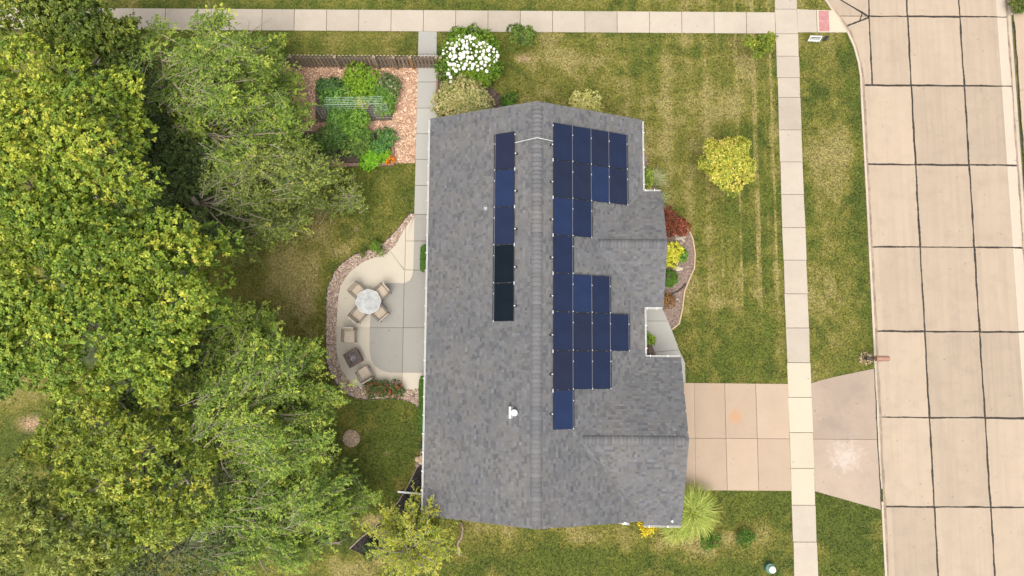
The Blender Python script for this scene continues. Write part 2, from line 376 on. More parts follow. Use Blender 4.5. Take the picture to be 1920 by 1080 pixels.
inner = PL([(777, 403), (776.5, 452), (775, 507), (772, 520), (768, 526), (758, 531), (740, 530.5), (728, 531), (717, 534), (706, 543), (699, 558), (695.5, 580), (693.7, 616), (693, 657), (696, 674), (703.5, 686), (715.5, 694.5), (732, 698.6), (770, 699), (812, 699)])
patio_light = outer + inner[::-1]
patio_dark = inner[2:] + PL([(812, 507)])
edge_out = PL([(776, 401), (770, 399), (760, 410), (743, 432), (727, 448), (717, 457), (700, 466), (683, 472), (663, 478), (642, 493), (627, 510), (622, 523), (614, 540), (612, 560), (612, 590), (611, 664), (616, 693), (629, 717), (646, 737), (665, 746), (684, 749), (710, 748), (735, 746), (756, 749), (773, 755), (785, 764)])
gravel_poly = edge_out + PL([(806, 764), (806, 730)]) + outer[:24][::-1]
front_bed = PL([(1190, 290), (1212, 290), (1216, 330), (1232, 352), (1240.5, 384), (1260, 400), (1276, 412), (1286, 426), (1294, 437), (1299, 449), (1303, 475), (1301.5, 503), (1292, 524), (1283, 547), (1279, 581), (1273, 607), (1259, 618), (1241, 577), (1232, 560), (1180, 560)])
porch_bed = PL([(1190, 590), (1204, 600), (1212, 618), (1230, 667), (1230, 690), (1190, 690)])
back_bed_edge = PL([(797, 822), (790, 840), (783, 872), (767, 905), (748, 938), (722, 968), (700, 988), (676, 1008), (655, 1028)])
back_bed = back_bed_edge + PL([(690, 1044), (740, 1040), (790, 1010), (812, 975), (840, 940), (830, 822)])
garden = PL([(500, 122), (640, 122), (784, 124), (781, 240), (779, 306), (740, 306), (600, 311), (520, 300), (500, 230)])
hydr_bed = PL([(820, 128), (850, 100), (905, 150), (935, 175), (952, 192), (940, 230), (815, 232)])
ring = PL([(659 + 16 * math.cos(a), 822 + 16 * math.sin(a)) for a in np.linspace(0, 2 * PI, 20)[:-1]])
mail_ring = PL([(1623 + 14 * math.cos(a), 672 + 13 * math.sin(a)) for a in np.linspace(0, 2 * PI, 16)[:-1]])
house_plan = [(-3.7, -6.95), (7.75, -7.6), (7.75, -.55), (6.0, -.55), (6.0, 2.7), (6.85, 2.7), (6.85, 7.8), (6.0, 7.8), (6.0, 11.35), (-3.7, 11.35)]
HARD = [walkV, north_walk, ramp_poly, drive_poly, apron_poly, front_walk, gate_walk, outer + PL([(806, 506), (777, 452)]), patio_dark, gravel_poly, front_bed, porch_bed, back_bed, garden, hydr_bed, ring, house_plan,
        [(KX, P(1900, 20)[1]), (34, P(1900, 26)[1]), (34, -20), (KX, -20)]]

# lawn colour field
def g2(x, y, px, py, rx, ry):
    cx, cy = P(px, py); return np.exp(-(((x - cx) / R_(rx)) ** 2 + ((y - cy) / R_(ry)) ** 2))
def lawn_colour(x, y):
    n1 = fbm(x, y, 2.6, 3, 4); n2 = fbm(x, y, .55, 11, 3); n3 = fbm(x * 2.2, y * .5, 1.2, 29, 3)
    dry = .22 + (n1 - .5) * 1.5 + (n2 - .5) * 1.15
    front = ((x > 6.0) & (x < 14.5) & (y > -1.5)).astype(float)
    dry += front * .06
    for k in (1175, 1240, 1330, 1385): dry += .38 * g2(x, y, k, 200, 26, 120) * (.5 + n3)
    dry += .4 * g2(x, y, 1090, 110, 120, 40) + .3 * g2(x, y, 1180, 260, 90, 90) + .25 * g2(x, y, 1340, 520, 50, 70)
    strip = ((x > 15.6) & (x < 19)).astype(float)
    dry += strip * (.12 + .3 * g2(x, y, 1570, 200, 25, 160) + .4 * g2(x, y, 1560, 400, 30, 140)) - strip * .5 * g2(x, y, 1590, 110, 26, 50) - strip * .4 * g2(x, y, 1615, 420, 14, 200)
    dry += .7 * g2(x, y, 600, 430, 45, 35) + .75 * g2(x, y, 540, 500, 60, 45) + .8 * g2(x, y, 570, 560, 26, 50) + .6 * g2(x, y, 520, 560, 40, 60)
    dry += 1.0 * g2(x, y, 705, 975, 30, 14) + .6 * g2(x, y, 750, 910, 12, 30) + .5 * g2(x, y, 785, 850, 8, 30) + .8 * g2(x, y, 665, 1060, 70, 22) + .7 * g2(x, y, 640, 470, 20, 10)
    dry += 1.1 * g2(x, y, 980, 108, 20, 9) + .9 * g2(x, y, 1401, 118, 24, 14) + .5 * g2(x, y, 1000, 990, 120, 14) + .5 * g2(x, y, 1160, 1010, 90, 14)
    dry += .9 * g2(x, y, 1362, 1005, 18, 12) + .8 * g2(x, y, 1290, 1020, 30, 10) + .5 * g2(x, y, 30, 740, 60, 40) + 1.0 * g2(x, y, 1295, 965, 50, 60) * .3
    dry -= .5 * g2(x, y, 1240, 1060, 400, 26) + .3 * g2(x, y, 720, 870, 70, 80) + .3 * g2(x, y, 700, 400, 60, 60) + .3 * g2(x, y, 1400, 690, 100, 40) + .25 * g2(x, y, 1580, 1000, 60, 60) + .4 * g2(x, y, 1400, 950, 90, 20) + .35 * g2(x, y, 1580, 650, 50, 60)
    dry += front * .17 * np.sin(x * 2 * PI / 1.15 + .25 * np.sin(y * .4)) * (.4 + n3) + ((y > 16) * (x < 14)) * .1 * np.sin(y * 5.5)
    # mower wheel lines on the front lawn
    for X0, w_, a_ in ((P(1385, 300)[0], .09, 1.0), (P(1418, 300)[0], .10, 1.6), (P(1450, 300)[0], .09, 1.2), (P(1350, 250)[0], .10, .5), (P(1325, 250)[0], .10, .4), (P(1436, 300)[0], .06, .4)):
        seg = np.clip((y - 1.5) / 3, 0, 1)
        dry += a_ * .8 * np.exp(-((x - X0 - .03 * np.sin(y)) / w_) ** 2) * seg * (.3 + 1.2 * vnoise(x, y, .35, 77))
    bare = np.clip(1.3 * g2(x, y, 62, 795, 26, 14) + 1.1 * g2(x, y, 982, 110, 13, 6) + .9 * g2(x, y, 707, 978, 26, 9) + .55 * g2(x, y, 572, 562, 10, 26) + .8 * g2(x, y, 668, 430, 5, 4) + .5 * g2(x, y, 725, 850, 6, 4) - .25 * n2, 0, 1)
    d = np.clip(dry, 0, 1)[..., None]; b = bare[..., None]
    green = np.array([.084, .100, .016]); green2 = np.array([.055, .074, .013]); olive = np.array([.134, .127, .026]); tan = np.array([.215, .182, .062]); dirt = np.array([.31, .21, .125])
    t = np.clip(fbm(x, y, 1.6, 91, 3) * 2 - .5, 0, 1)[..., None]
    base = green * t + green2 * (1 - t)
    c = np.where(d < .5, base + (olive - base) * (d / .5), olive + (tan - olive) * ((d - .5) / .5))
    return c * (1 - b) + dirt * b, bare
GS = .125
gx = np.arange(-33, 33.01, GS); gy = np.arange(-17, 26.01, GS)
GX, GY = np.meshgrid(gx, gy); nx, ny = len(gx), len(gy)
V = np.stack([GX, GY, (fbm(GX, GY, .5, 5, 2) - .5) * .02 - .012], -1).reshape(-1, 3)
idx = np.arange(nx * ny).reshape(ny, nx)
F = np.stack([idx[:-1, :-1], idx[:-1, 1:], idx[1:, 1:], idx[1:, :-1]], -1).reshape(-1, 4)
fc = V[F].mean(1)
rp2 = [(x + .06, y) for x, y in kerbL] + [(x - .06, y) for x, y in kerbR[::-1]]
keep = ~inpoly(fc[:, 0], fc[:, 1], rp2)
F = F[keep]; fc = fc[keep]
colr, _ = lawn_colour(fc[:, 0], fc[:, 1])
m, nt, bs = nodemat('lawn_turf'); a = nt.nodes.new('ShaderNodeAttribute'); a.attribute_name = 'tint'
n1 = noise(nt, pos(nt), 9, 6, .75); n2 = noise(nt, pos(nt), 45, 3, .7)
c1 = mixc(nt, 1.0, a.outputs['Vector'], ramp(nt, n1, [(.35, (.38, .46, .4)), (.65, (1.6, 1.5, 1.6))]), 'MULTIPLY')
c1 = mixc(nt, 1.0, c1, ramp(nt, n2, [(.3, (.65,) * 3), (.7, (1.3,) * 3)]), 'MULTIPLY')
nt.links.new(c1, bs.inputs['Base Color']); bs.inputs['Roughness'].default_value = .9; bs.inputs['Specular IOR Level'].default_value = .15
bump(nt, bs, n2, .03, .8); M['turf'] = m
lawn = indexed('lawn', V, F, M['turf'], colr); tag(lawn, kind='structure')
gm, nt, bs = nodemat('distant_ground'); nt.links.new(ramp(nt, noise(nt, pos(nt), .06, 6), [(.35, (.05, .075, .018)), (.65, (.13, .13, .04))]), bs.inputs['Base Color']); bs.inputs['Roughness'].default_value = .95
gmb = MB()
q = [(-33, -17), (33, -17), (33, 26), (-33, 26)]; Bq = [(-900, -900), (900, -900), (900, 900), (-900, 900)]
gmb.add([(x, y, -.3) for x, y in Bq], [(0, 1, 2, 3)])
tag(obj('ground', gmb, gm), kind='structure')

# grass blades
gmask_regions = HARD + [road_poly]
def grass_tufts(n):
    x = rng.uniform(-30, 30.5, n); y = rng.uniform(-13, 23.5, n)
    ok = np.ones(n, bool)
    for q in gmask_regions: ok &= ~inpoly(x, y, q)
    # thin under the wood on the west side
    w = (x < -11.5) | ((x < -8.0) & ((y < -2) | (y > 8.5)))
    ok &= ~(w & (rng.random(n) < .8))
    x, y = x[ok], y[ok]; c, bare = lawn_colour(x, y)
    k2 = rng.random(len(x)) > bare * .85; x, y, c = x[k2], y[k2], c[k2]
    nb = 4; n = len(x)
    X = np.repeat(x, nb) + rng.normal(0, .02, n * nb); Y = np.repeat(y, nb) + rng.normal(0, .02, n * nb)
    a = rng.uniform(0, 2 * PI, n * nb); L = rng.uniform(.035, .085, n * nb); h = rng.uniform(.02, .05, n * nb); w_ = rng.uniform(.010, .022, n * nb)
    T = np.repeat(rng.random(n) ** 2, nb); L *= .8 + T * .5
    b0 = np.stack([X - np.sin(a) * w_, Y + np.cos(a) * w_, np.full(n * nb, -.005)], -1); b1 = np.stack([X + np.sin(a) * w_, Y - np.cos(a) * w_, np.full(n * nb, -.005)], -1)
    tp = np.stack([X + np.cos(a) * L, Y + np.sin(a) * L, h], -1)
    V = np.stack([b0, b1, tp], 1).reshape(-1, 3)
    c = np.repeat(c, nb, 0) * (rng.uniform(.4, 1.75, (n * nb, 1))) * np.repeat(rng.uniform(.5, 1.6, (n, 1)), nb, 0) * (1 + rng.normal(0, .06, (n * nb, 3)))
    return V, c
V, c = grass_tufts(150000)
tag(fast('grass', V, 3, M['grass'], np.clip(c, 0, 1)), 'short mown grass with dry tan streaks over the lawns', 'grass', kind='stuff')

# ------------------------------------------------------------------ paving
def slabs(parent, polys, mat, z0, z1, name='slab', bev=.006, mats=None):
    for k, q in enumerate(polys):
        mb = MB().prism(q, z0, z1 + rng.uniform(-.003, .003), bev)
        obj(name, mb, mats(q) if mats else mat, parent)
def base_sheet(name, poly, z, mat=None):
    o = obj(name, MB().prism(poly, z - .05, z), mat or M['gap']); return tag(o, kind='structure')
# street
road_ext = [(x, y) for x, y in kerbL_in] + kerbR_in[::-1]
road = base_sheet('road', road_ext, ZR - .03)
polys = [road_ext]
rx1, rx2 = 21.80, 24.70
hy = [P(1750, yy, ZR)[1] for yy in (31, 160.5, 309, 463.5, 621.5, 783, 950.5, 1115)]
L0, L1 = 16.0, 27.5
for yy in hy: polys = split(polys, (L0, yy), (L1, yy + .01), .05)
polys = split(polys, (rx1, -20), (rx1 + .0, 26), .05)
polys = split(polys, (rx2, -20), (rx2, 26), .05)
tipx, tipy = P(1629, 32, ZR)
out = []
for q in polys:                                   # the cracked slab by the corner
    cx = sum(p[0] for p in q) / len(q); cy = sum(p[1] for p in q) / len(q)
    if cx < rx1 and cy > hy[1]:
        if cy < hy[0]:
            a = split([q], P(1630, 40, ZR), P(1635, 158, ZR), .03)
        else: a = split([q], P(1577, 0, ZR), (tipx, tipy), .03)
        out += a
    else: out.append(q)
slabs(road, out, M['road'], ZR - .028, ZR)
def tar(pts, w, z=ZR + .004, name='tar_joint', parent=None, rag=1.0, mat='tar'):
    P2 = []
    for i in range(len(pts) - 1):
        a, b = Vector(pts[i]), Vector(pts[i + 1]); n = max(2, int((b - a).length / .11))
        P2 += [a.lerp(b, k / n) for k in range(n)]
    P2.append(Vector(pts[-1])); n = len(P2); v = []; ph = rng.uniform(0, 9)
    for i, p in enumerate(P2):
        t = (P2[min(i + 1, n - 1)] - P2[max(i - 1, 0)]).normalized(); nn = Vector((-t.y, t.x))
        ww = w * (.5 + .9 * vnoise(i * .11 + ph * 7, 0., .8, 5) + rag * rng.uniform(-.15, .35) * (rng.random() < .5)) / 2
        dd = .010 * math.sin(i * .13 + ph) + .008 * math.sin(i * .47 + ph * 2) + rng.uniform(-.006, .006)
        v += [(*(p + nn * (dd + ww)), z), (*(p + nn * (dd - ww)), z), (*(p + nn * (dd + ww * .8)), z + .005), (*(p + nn * (dd - ww * .8)), z + .005)]
    f = []
    for i in range(n - 1):
        a = 4 * i; b = a + 4; f += [(a + 2, b + 2, b + 3, a + 3), (a, b, b + 2, a + 2), (a + 3, b + 3, b + 1, a + 1)]
    return obj(name, MB().add(v, f), M[mat], parent or road)
def xk(y): # west kerb at a given y
    for i in range(len(kerbL_in) - 1):
        a, b = kerbL_in[i], kerbL_in[i + 1]
        if (a[1] - y) * (b[1] - y) <= 0 and a[1] != b[1]: return a[0] + (b[0] - a[0]) * (y - a[1]) / (b[1] - a[1])
    return kerbL_in[-1][0]
ys = [24] + hy + [-18]
for k in range(len(ys) - 1):
    for X in (rx1, rx2): tar([(X, ys[k] - .03), (X, ys[k + 1] + .03)], .085)
for k, yy in enumerate(hy):
    xs = [xk(yy) + .02 if k else tipx, rx1, rx2, kerbR_in[1][0] - .02]
    for j in range(3): tar([(xs[j], yy), (xs[j + 1], yy)], .085, z=ZR + .0045)
tar([P(1566, -6, ZR), P(1600, 14, ZR), (tipx, tipy)], .09); tar([P(1580.5, 51.5, ZR), P(1600, 44, ZR), (tipx, tipy)], .1)
tar([P(1616, 25, ZR), P(1612, 38, ZR)], .09); tar([(tipx, tipy), P(1632, 90, ZR), P(1636, 160, ZR)], .08); tar([P(1629, -6, ZR), (tipx, tipy)], .09)
# kerbs
def kerb(line, inner, name_z=.015):
    n = len(line)
    for i in range(n - 1):
        a, b, c, d = line[i], line[i + 1], inner[i + 1], inner[i]
        L = math.hypot(b[0] - a[0], b[1] - a[1]); m_ = max(1, int(L / 1.1))
        for k in range(m_):
            t0, t1 = k / m_, (k + 1) / m_
            le = lambda p, q, t: (p[0] + (q[0] - p[0]) * t, p[1] + (q[1] - p[1]) * t)
            yield [le(a, b, t0), le(a, b, t1), le(d, c, t1), le(d, c, t0)]
kerbo = tag(bpy.data.objects.new('kerb', None), kind='structure'); S.collection.objects.link(kerbo)
for line, inn in ((kerbL, kerbL_in), (kerbR, kerbR_in)):
    for q in kerb(line, inn):
        cy = sum(p[1] for p in q) / 4; cx = sum(p[0] for p in q) / 4
        low = (cx < 20 and apron_poly[5][1] - .2 < cy < apron_poly[4][1] + .2) or (cx < 18.2 and P(0, 61)[1] < cy < P(0, 20)[1]) or (cx > 25 and cy < 19)
        h = (-.07 if low else .03)
        q = [(p[0], p[1]) for p in q]
        if q[0][1] > q[1][1]: pass
        # sloped street face
        a, b, c, d = q; e = lambda p, r: (p[0] + (r[0] - p[0]) * .62, p[1] + (r[1] - p[1]) * .62)
        v = [(*a, ZR - .1), (*b, ZR - .1), (*c, ZR - .1), (*d, ZR - .1), (*a, h), (*b, h), (*e(b, c), h), (*e(a, d), h), (*c, ZR + .01), (*d, ZR + .01)]
        obj('kerbstone', MB().add(v, [(4, 7, 6, 5), (7, 9, 8, 6), (0, 4, 5, 1), (9, 3, 2, 8), (0, 3, 9, 7, 4), (1, 5, 6, 8, 2)]), M['kerb'], kerbo)
# gutter pans
gut = obj('gutter_pan', MB().prism([(x + .0, y) for x, y in kerbL_in[6:]] + [(x + .42, y) for x, y in kerbL_in[6:]][::-1], ZR - .02, ZR + .0035), M['road'], kerbo)
gut = obj('gutter_pan', MB().prism([(x - .62, y) for x, y in kerbR_in] + [(x, y) for x, y in kerbR_in][::-1], ZR - .02, ZR + .0035), M['kerb'], kerbo)
M['silt'] = simple('gutter_silt', (.235, .175, .125), .95, var=.35, sc=2)
silt = [(x + .07, y) for x, y in kerbL_in[3:]]
tar(silt, .13, ZR + .006, 'gutter_silt', kerbo, .8, 'silt'); tar([(x - .06, y) for x, y in kerbR_in], .10, ZR + .006, 'gutter_silt', kerbo, .8, 'silt')
# right-hand neighbour drive
nb_poly = [(KX + .03, P(1900, 20)[1]), (34, P(1900, 30)[1]), (34, -17), (KX + .03, -17)]
o = base_sheet('neighbour_driveway', nb_poly, .0)
pp = [nb_poly]
for yy in (14.7, 12.4, 10.1, 7.8, 5.5, 3.2): pp = split(pp, (26, yy), (35, yy), .015)
slabs(o, pp, M['drive'], 0, .03)
tar([(KX + .03, 18.6), (KX + .03, -12)], .06, .034, parent=kerbo)

# pavements
sw = base_sheet('sidewalk', [(XV0 + .02, 26), (XV0 + .02, -17), (XV1 - .02, -17), (XV1 - .02, 26)], .0)
polys = [[(XV0, 26), (XV0, -17), (XV1, -17), (XV1, 26)]]
vy = [P(1480, yy)[1] for yy in (-42, 18, 64, 106, 146, 183, 244, 304, 365, 427, 488, 551, 615, 680, 745, 811, 878, 947, 1016, 1086, 1150)]
for yy in vy: polys = split(polys, (XV0 - 1, yy), (XV1 + 1, yy + .01), .026)
def jit(q, d=.02): return [(p[0] + rng.uniform(-d, d) * (1 if abs(p[0] - XV0) < .01 or abs(p[0] - XV1) < .01 else 0), p[1]) for p in q]
ya, yb = P(1480, 700)[1], P(1480, 930)[1]
slabs(sw, [jit(q) for q in polys], M['walk'], 0, .04, mats=lambda q: M['walk_new'] if yb < sum(p[1] for p in q) / len(q) < ya else M['walk'])
nw = base_sheet('north_sidewalk', [(-30, yN0 + .02), (XV0 - .02, yN0 + .02), (XV0 - .02, yN1 - .02), (-30, yN1 - .02)], .0)
polys = [[(-30, yN0), (XV0 - .02, yN0), (XV0 - .02, yN1), (-30, yN1)]]
for k in range(30):
    px = 1399 - 60.5 * k; polys = split(polys, (P(px, 56)[0], yN0 - 1), (P(px, 20)[0], yN1 + 1), .026)
slabs(nw, polys, M['walk'], 0, .04)
rw = base_sheet('kerb_ramp', ramp_poly, .0)
polys = split([ramp_poly], (P(1531, 40)[0], 16), (P(1531, 40)[0], 20), .026)
slabs(rw, polys, M['walk'], 0, .036, mats=lambda q: M['walk'] if max(p[0] for p in q) < 17.0 else M['walk_new'])
tx0, tx1 = P(1535, 40)[0], P(1554, 40)[0]; ty1, tym, ty0 = P(1545, 21)[1], P(1545, 40)[1], P(1545, 59)[1]
dome = MB()
for y0, y1 in ((ty0, tym - .01), (tym + .01, ty1)):
    t = obj('tactile_tile', MB().prism([(tx0, y0), (tx1, y0), (tx1, y1), (tx0, y1)], .03, .044, .004), M['pink'], rw)
    mb = MB()
    for i in range(9):
        for j in range(9):
            mb.tube([(tx0 + .05 + i * (tx1 - tx0 - .1) / 8, y0 + .05 + j * (y1 - y0 - .1) / 8, z_) for z_ in (.043, .049)], [.014, .009], 5)
    tag(obj('dome', mb, M['pink'], t), kind='stuff')
# driveway, apron
dr = base_sheet('driveway', drive_poly, .0)
polys = [drive_poly]
for px in (1303, 1361, 1419.5): polys = split(polys, (P(px, 820)[0], 0), (P(px, 820)[0], -8), .02 if px > 1310 else .008)
yy = P(1380, 822)[1]; polys = split(polys, (5, yy), (15, yy), .018)
slabs(dr, polys, M['drive'], 0, .03)
ap = base_sheet('driveway_apron', apron_poly, .0)
yy = P(1580, 823.5)[1]; slabs(ap, split([apron_poly], (15, yy), (20, yy), .02), M['apron'], 0, .022)
tar([(18.96, apron_poly[4][1]), (18.99, apron_poly[5][1])], .05, .026, parent=ap)
st = MB(); cx, cy = P(1379, 780, .03)
fw = base_sheet('front_walk', front_walk, .0)
polys = [front_walk]
polys = split(polys, P(1205, 602), P(1260, 602), .02)
slabs(fw, split(polys, P(1225, 660.5), P(1280, 655), .02), M['frontwalk'], 0, .035, bev=0)
gw = base_sheet('side_path', gate_walk, .0)
polys = [gate_walk]
for yy in (57 + 45, 154, 203, 251, 299, 348, 402, 452): polys = split(polys, P(770, yy), P(830, yy), .03)
slabs(gw, polys, M['frontwalk'], 0, .032, bev=0, mats=lambda q: M['frontwalk'] if sum(p[1] for p in q) / len(q) > 8 else M['patio_dark'])
pt = base_sheet('patio', patio_dark, .0)
top = clip(patio_light, P(700, 614.5), (0, 1)); bot = clip(patio_light, P(700, 614.9), (0, -1))
polys = [clip(top, (P(758, 560)[0] - .01, 0), (-1, 0))]
topr = clip(top, (P(758, 560)[0] + .01, 0), (1, 0))
for q in split([topr], P(731, 452), P(812, 452), .022):
    polys += split([q], P(757, 506), P(800, 506.5), .022)
dg0, dg1 = P(731, 470), P(758, 505)
polys = split([polys[0]], dg0, dg1, .014)[:] + polys[1:] if False else polys
polys += split([bot], (P(754, 715)[0], -9), (P(754, 715)[0], 9), .02)
slabs(pt, polys, M['patio'], 0, .036, bev=0)
polys = [patio_dark]
polys = split(polys, P(690, 614.5), P(812, 614.5), .024); polys = split(polys, P(758, 530), P(754.5, 700), .024)
slabs(pt, polys, M['patio_dark'], 0, .032, bev=0)
tar([P(731, 470, .04), P(745, 488, .04), P(757.5, 506, .04)], .022, .0375, name='saw_cut', parent=pt, rag=.2)

# ------------------------------------------------------------------ loose covers
def scatter(poly, n):
    xs = [p[0] for p in poly]; ys = [p[1] for p in poly]; ox = []; oy = []; got = 0
    while got < n:
        x = rng.uniform(min(xs), max(xs), n * 2); y = rng.uniform(min(ys), max(ys), n * 2); k = inpoly(x, y, poly); ox.append(x[k]); oy.append(y[k]); got += k.sum()
    return np.concatenate(ox)[:n], np.concatenate(oy)[:n]
def pebbles(name, poly, n, r0, r1, cols, z, parent=None, flat=.6):
    v, f = ICO[1]; v = np.array(v); f = np.array(f); x, y = scatter(poly, n)
    r = rng.uniform(r0, r1, n); s3 = np.stack([r * rng.uniform(.7, 1.3, n), r * rng.uniform(.7, 1.3, n), r * flat], -1)
    VV = v[None] * (1 + rng.uniform(-.15, .15, (n, 12, 1))) * s3[:, None]; a = rng.uniform(0, PI, n); ca, sa = np.cos(a)[:, None], np.sin(a)[:, None]
    X = VV[..., 0] * ca - VV[..., 1] * sa + x[:, None]; Y = VV[..., 0] * sa + VV[..., 1] * ca + y[:, None]
    VV = np.stack([X, Y, VV[..., 2] + z + r[:, None] * .3], -1).reshape(-1, 3)
    F = (f[None] + np.arange(n)[:, None, None] * 12).reshape(-1, 3)
    c = np.array(cols)[rng.integers(0, len(cols), n)] * rng.uniform(.65, 1.1, (n, 1))
    return indexed(name, VV, F, M['stone'], np.repeat(np.clip(c, 0, 1), 20, 0), parent)
def chips(name, poly, n, L0, L1, cols, z):
    x, y = scatter(poly, n); L = rng.uniform(L0, L1, n); w = L * rng.uniform(.25, .6, n); a = rng.uniform(0, PI, n); t = rng.normal(0, .3, n); zz = z + rng.uniform(0, .03, n)
    V = []
    for sx, sy, up in ((-1, -1, 0), (1, -1, 0), (1, 1, 0), (-1, 1, 0), (-1, -1, 1), (1, -1, 1), (1, 1, 1), (-1, 1, 1)):
        lx = sx * L / 2; ly = sy * w / 2
        V.append(np.stack([x + lx * np.cos(a) - ly * np.sin(a), y + lx * np.sin(a) + ly * np.cos(a), zz + lx * np.sin(t) * .6 + up * .012], -1))
    V = np.stack(V, 1).reshape(-1, 3)
    f = np.array([(4, 5, 6, 7), (0, 1, 5, 4), (1, 2, 6, 5), (2, 3, 7, 6), (3, 0, 4, 7)])
    F = (f[None] + np.arange(n)[:, None, None] * 8).reshape(-1, 4)
    c = np.array(cols)[rng.integers(0, len(cols), n)] * rng.uniform(.7, 1.3, (n, 1))
    return indexed(name, V, F, M['chip'], np.repeat(np.clip(c, 0, 1), 5, 0))
def bed(name, poly, mat, z=.006):
    return tag(obj(name, MB().prism(poly, -.05, z), mat), kind='structure')
bed('gravel_border', gravel_poly, M['gravel_base'])
tag(pebbles('river_gravel', gravel_poly, 5200, .025, .06, [(.42, .31, .24), (.33, .21, .16), (.5, .42, .34), (.24, .17, .13), (.46, .34, .22), (.38, .28, .25)], .005), 'pinkish river gravel filling the curved border around the patio', 'gravel', kind='stuff')
bed('garden_ground', garden, M['mulch_base'])
tag(chips('wood_chips', garden, 9000, .05, .13, [(.62, .40, .26), (.52, .32, .21), (.72, .52, .37), (.34, .20, .13), (.64, .43, .30)], .006), 'orange brown wood chips covering the vegetable garden paths', 'mulch', kind='stuff')
bed('front_bed_ground', front_bed, M['lava_base']); bed('porch_bed_ground', porch_bed, M['lava_base'])
tag(pebbles('bed_gravel', front_bed, 3400, .018, .04, [(.25, .18, .145), (.19, .13, .105), (.32, .25, .21), (.22, .15, .13)], .005), 'fine brown gravel covering the curved bed beside the front porch', 'gravel', kind='stuff')
tag(pebbles('bed_gravel', porch_bed, 500, .018, .04, [(.17, .12, .1), (.13, .09, .07), (.25, .19, .15)], .005), 'dark brown gravel in the small triangle between porch walk and gutter', 'gravel', kind='stuff')
bed('woodland_floor', PL([(120, 120), (230, 110), (290, 140), (400, 160), (470, 210), (480, 300), (440, 360), (390, 420), (360, 520), (350, 620), (430, 700), (470, 780), (460, 880), (430, 980), (360, 1040), (200, 1040), (140, 960), (110, 880), (150, 800), (170, 700), (100, 600), (60, 400)]), M['floor'])
bed('back_bed_ground', back_bed, M['mulch_dark'], .008); bed('hydrangea_bed_ground', hydr_bed, M['soil'])
tag(chips('black_mulch', back_bed, 3500, .04, .10, [(.03, .027, .025), (.05, .042, .036), (.02, .018, .017)], .008), 'black shredded mulch in the curved bed behind the house corner', 'mulch', kind='stuff')
o = obj('mulch_ring', MB().prism(ring, -.03, .02), M['bark_mulch']); tag(o, 'round tan wood chip ring left in the back lawn by the trees', 'mulch ring', kind='stuff')
tag(chips('ring_chips', ring, 420, .04, .1, [(.42, .32, .23), (.33, .24, .16), (.5, .38, .27)], .02), 'loose tan chips lying on the round ring in the back lawn', 'mulch', kind='stuff')
tag(chips('mailbox_mulch', mail_ring, 200, .04, .09, [(.33, .24, .13), (.2, .14, .09), (.42, .33, .18)], .0), 'tan mulch ring round the mailbox post at the kerb', 'mulch', kind='stuff')
# edgings
def edging(line, w, h, mat, name, label, closed=False):
    return tag(obj(name, MB().tube([(x, y, h * .4) for x, y in line], w / 2, 6), mat, smooth=True), label, 'edging')
edging(edge_out, .05, .08, M['edging'], 'bed_edging', 'thin dark edging curving round the patio gravel border')
edging(offset(back_bed_edge, .02), .07, .05, M['gravel_base'], 'bed_edging', 'curved tan edging between back lawn and black mulch bed')
edging(front_bed[4:17], .10, .08, M['bed_edge'], 'bed_edging', 'curved tan edging round the gravel bed by the front porch')
edging(PL([(1252, 553), (1263, 550), (1272, 546), (1280, 539), (1285, 532)]), .09, .16, M['edging'], 'bed_edging', 'short black curved edging strip inside the front gravel bed')
edging(PL([(864, 978), (868, 992), (865, 1008), (858, 1020), (862, 1042)]), .12, .05, M['gravel_base'], 'bed_edging', 'tan edging strip below the south gable beside the yellow green tree')
edging(PL([(931, 176), (941, 183), (952, 192), (962, 196)]), .07, .12, M['edging'], 'bed_edging', 'short dark edging beside the pale shrub at the north gable')
o = obj('stepping_edge', MB().prism(PL([(819.5, 130), (823, 130), (818, 210), (814.5, 210)]), 0, .07, .01), M['timber']); tag(o, 'reddish timber strip between side path and hydrangea bed', 'edging')

# ------------------------------------------------------------------ house
HE, HR = 2.75, 5.2
XL, XM, XR_ = -4.17, 1.10, 6.45
YS, YN = -7.44, 11.86
PW = (HR - HE) / (XM - XL)
PE = (HR - HE) / (XR_ - XM)
GYR, GX, GZ = P(1287, 827, 4.3)[1], 8.06, 4.3
MYR, MX, MZ = P(1246, 457, 3.95)[1], 7.30, 3.95
gNy, gSy = P(1245, 670, 2.78)[1], P(1235, 985, 2.62)[1]
mNy, mSy = P(1225, 359, 2.75)[1], P(1225, 576, 2.75)[1]
pgN = (GZ - 2.77) / (gNy - GYR); pgS = (GZ - 2.62) / (GYR - gSy); pmN = (MZ - 2.75) / (mNy - MYR); pmS = (MZ - 2.75) / (MYR - mSy)
xg = XM + (HR - GZ) / PE; xm = XM + (HR - MZ) / PE
house = thing('house', 'single storey house with grey shingle gable roof and white gutters in the middle', 'house', (1.2, 2.2, 0))
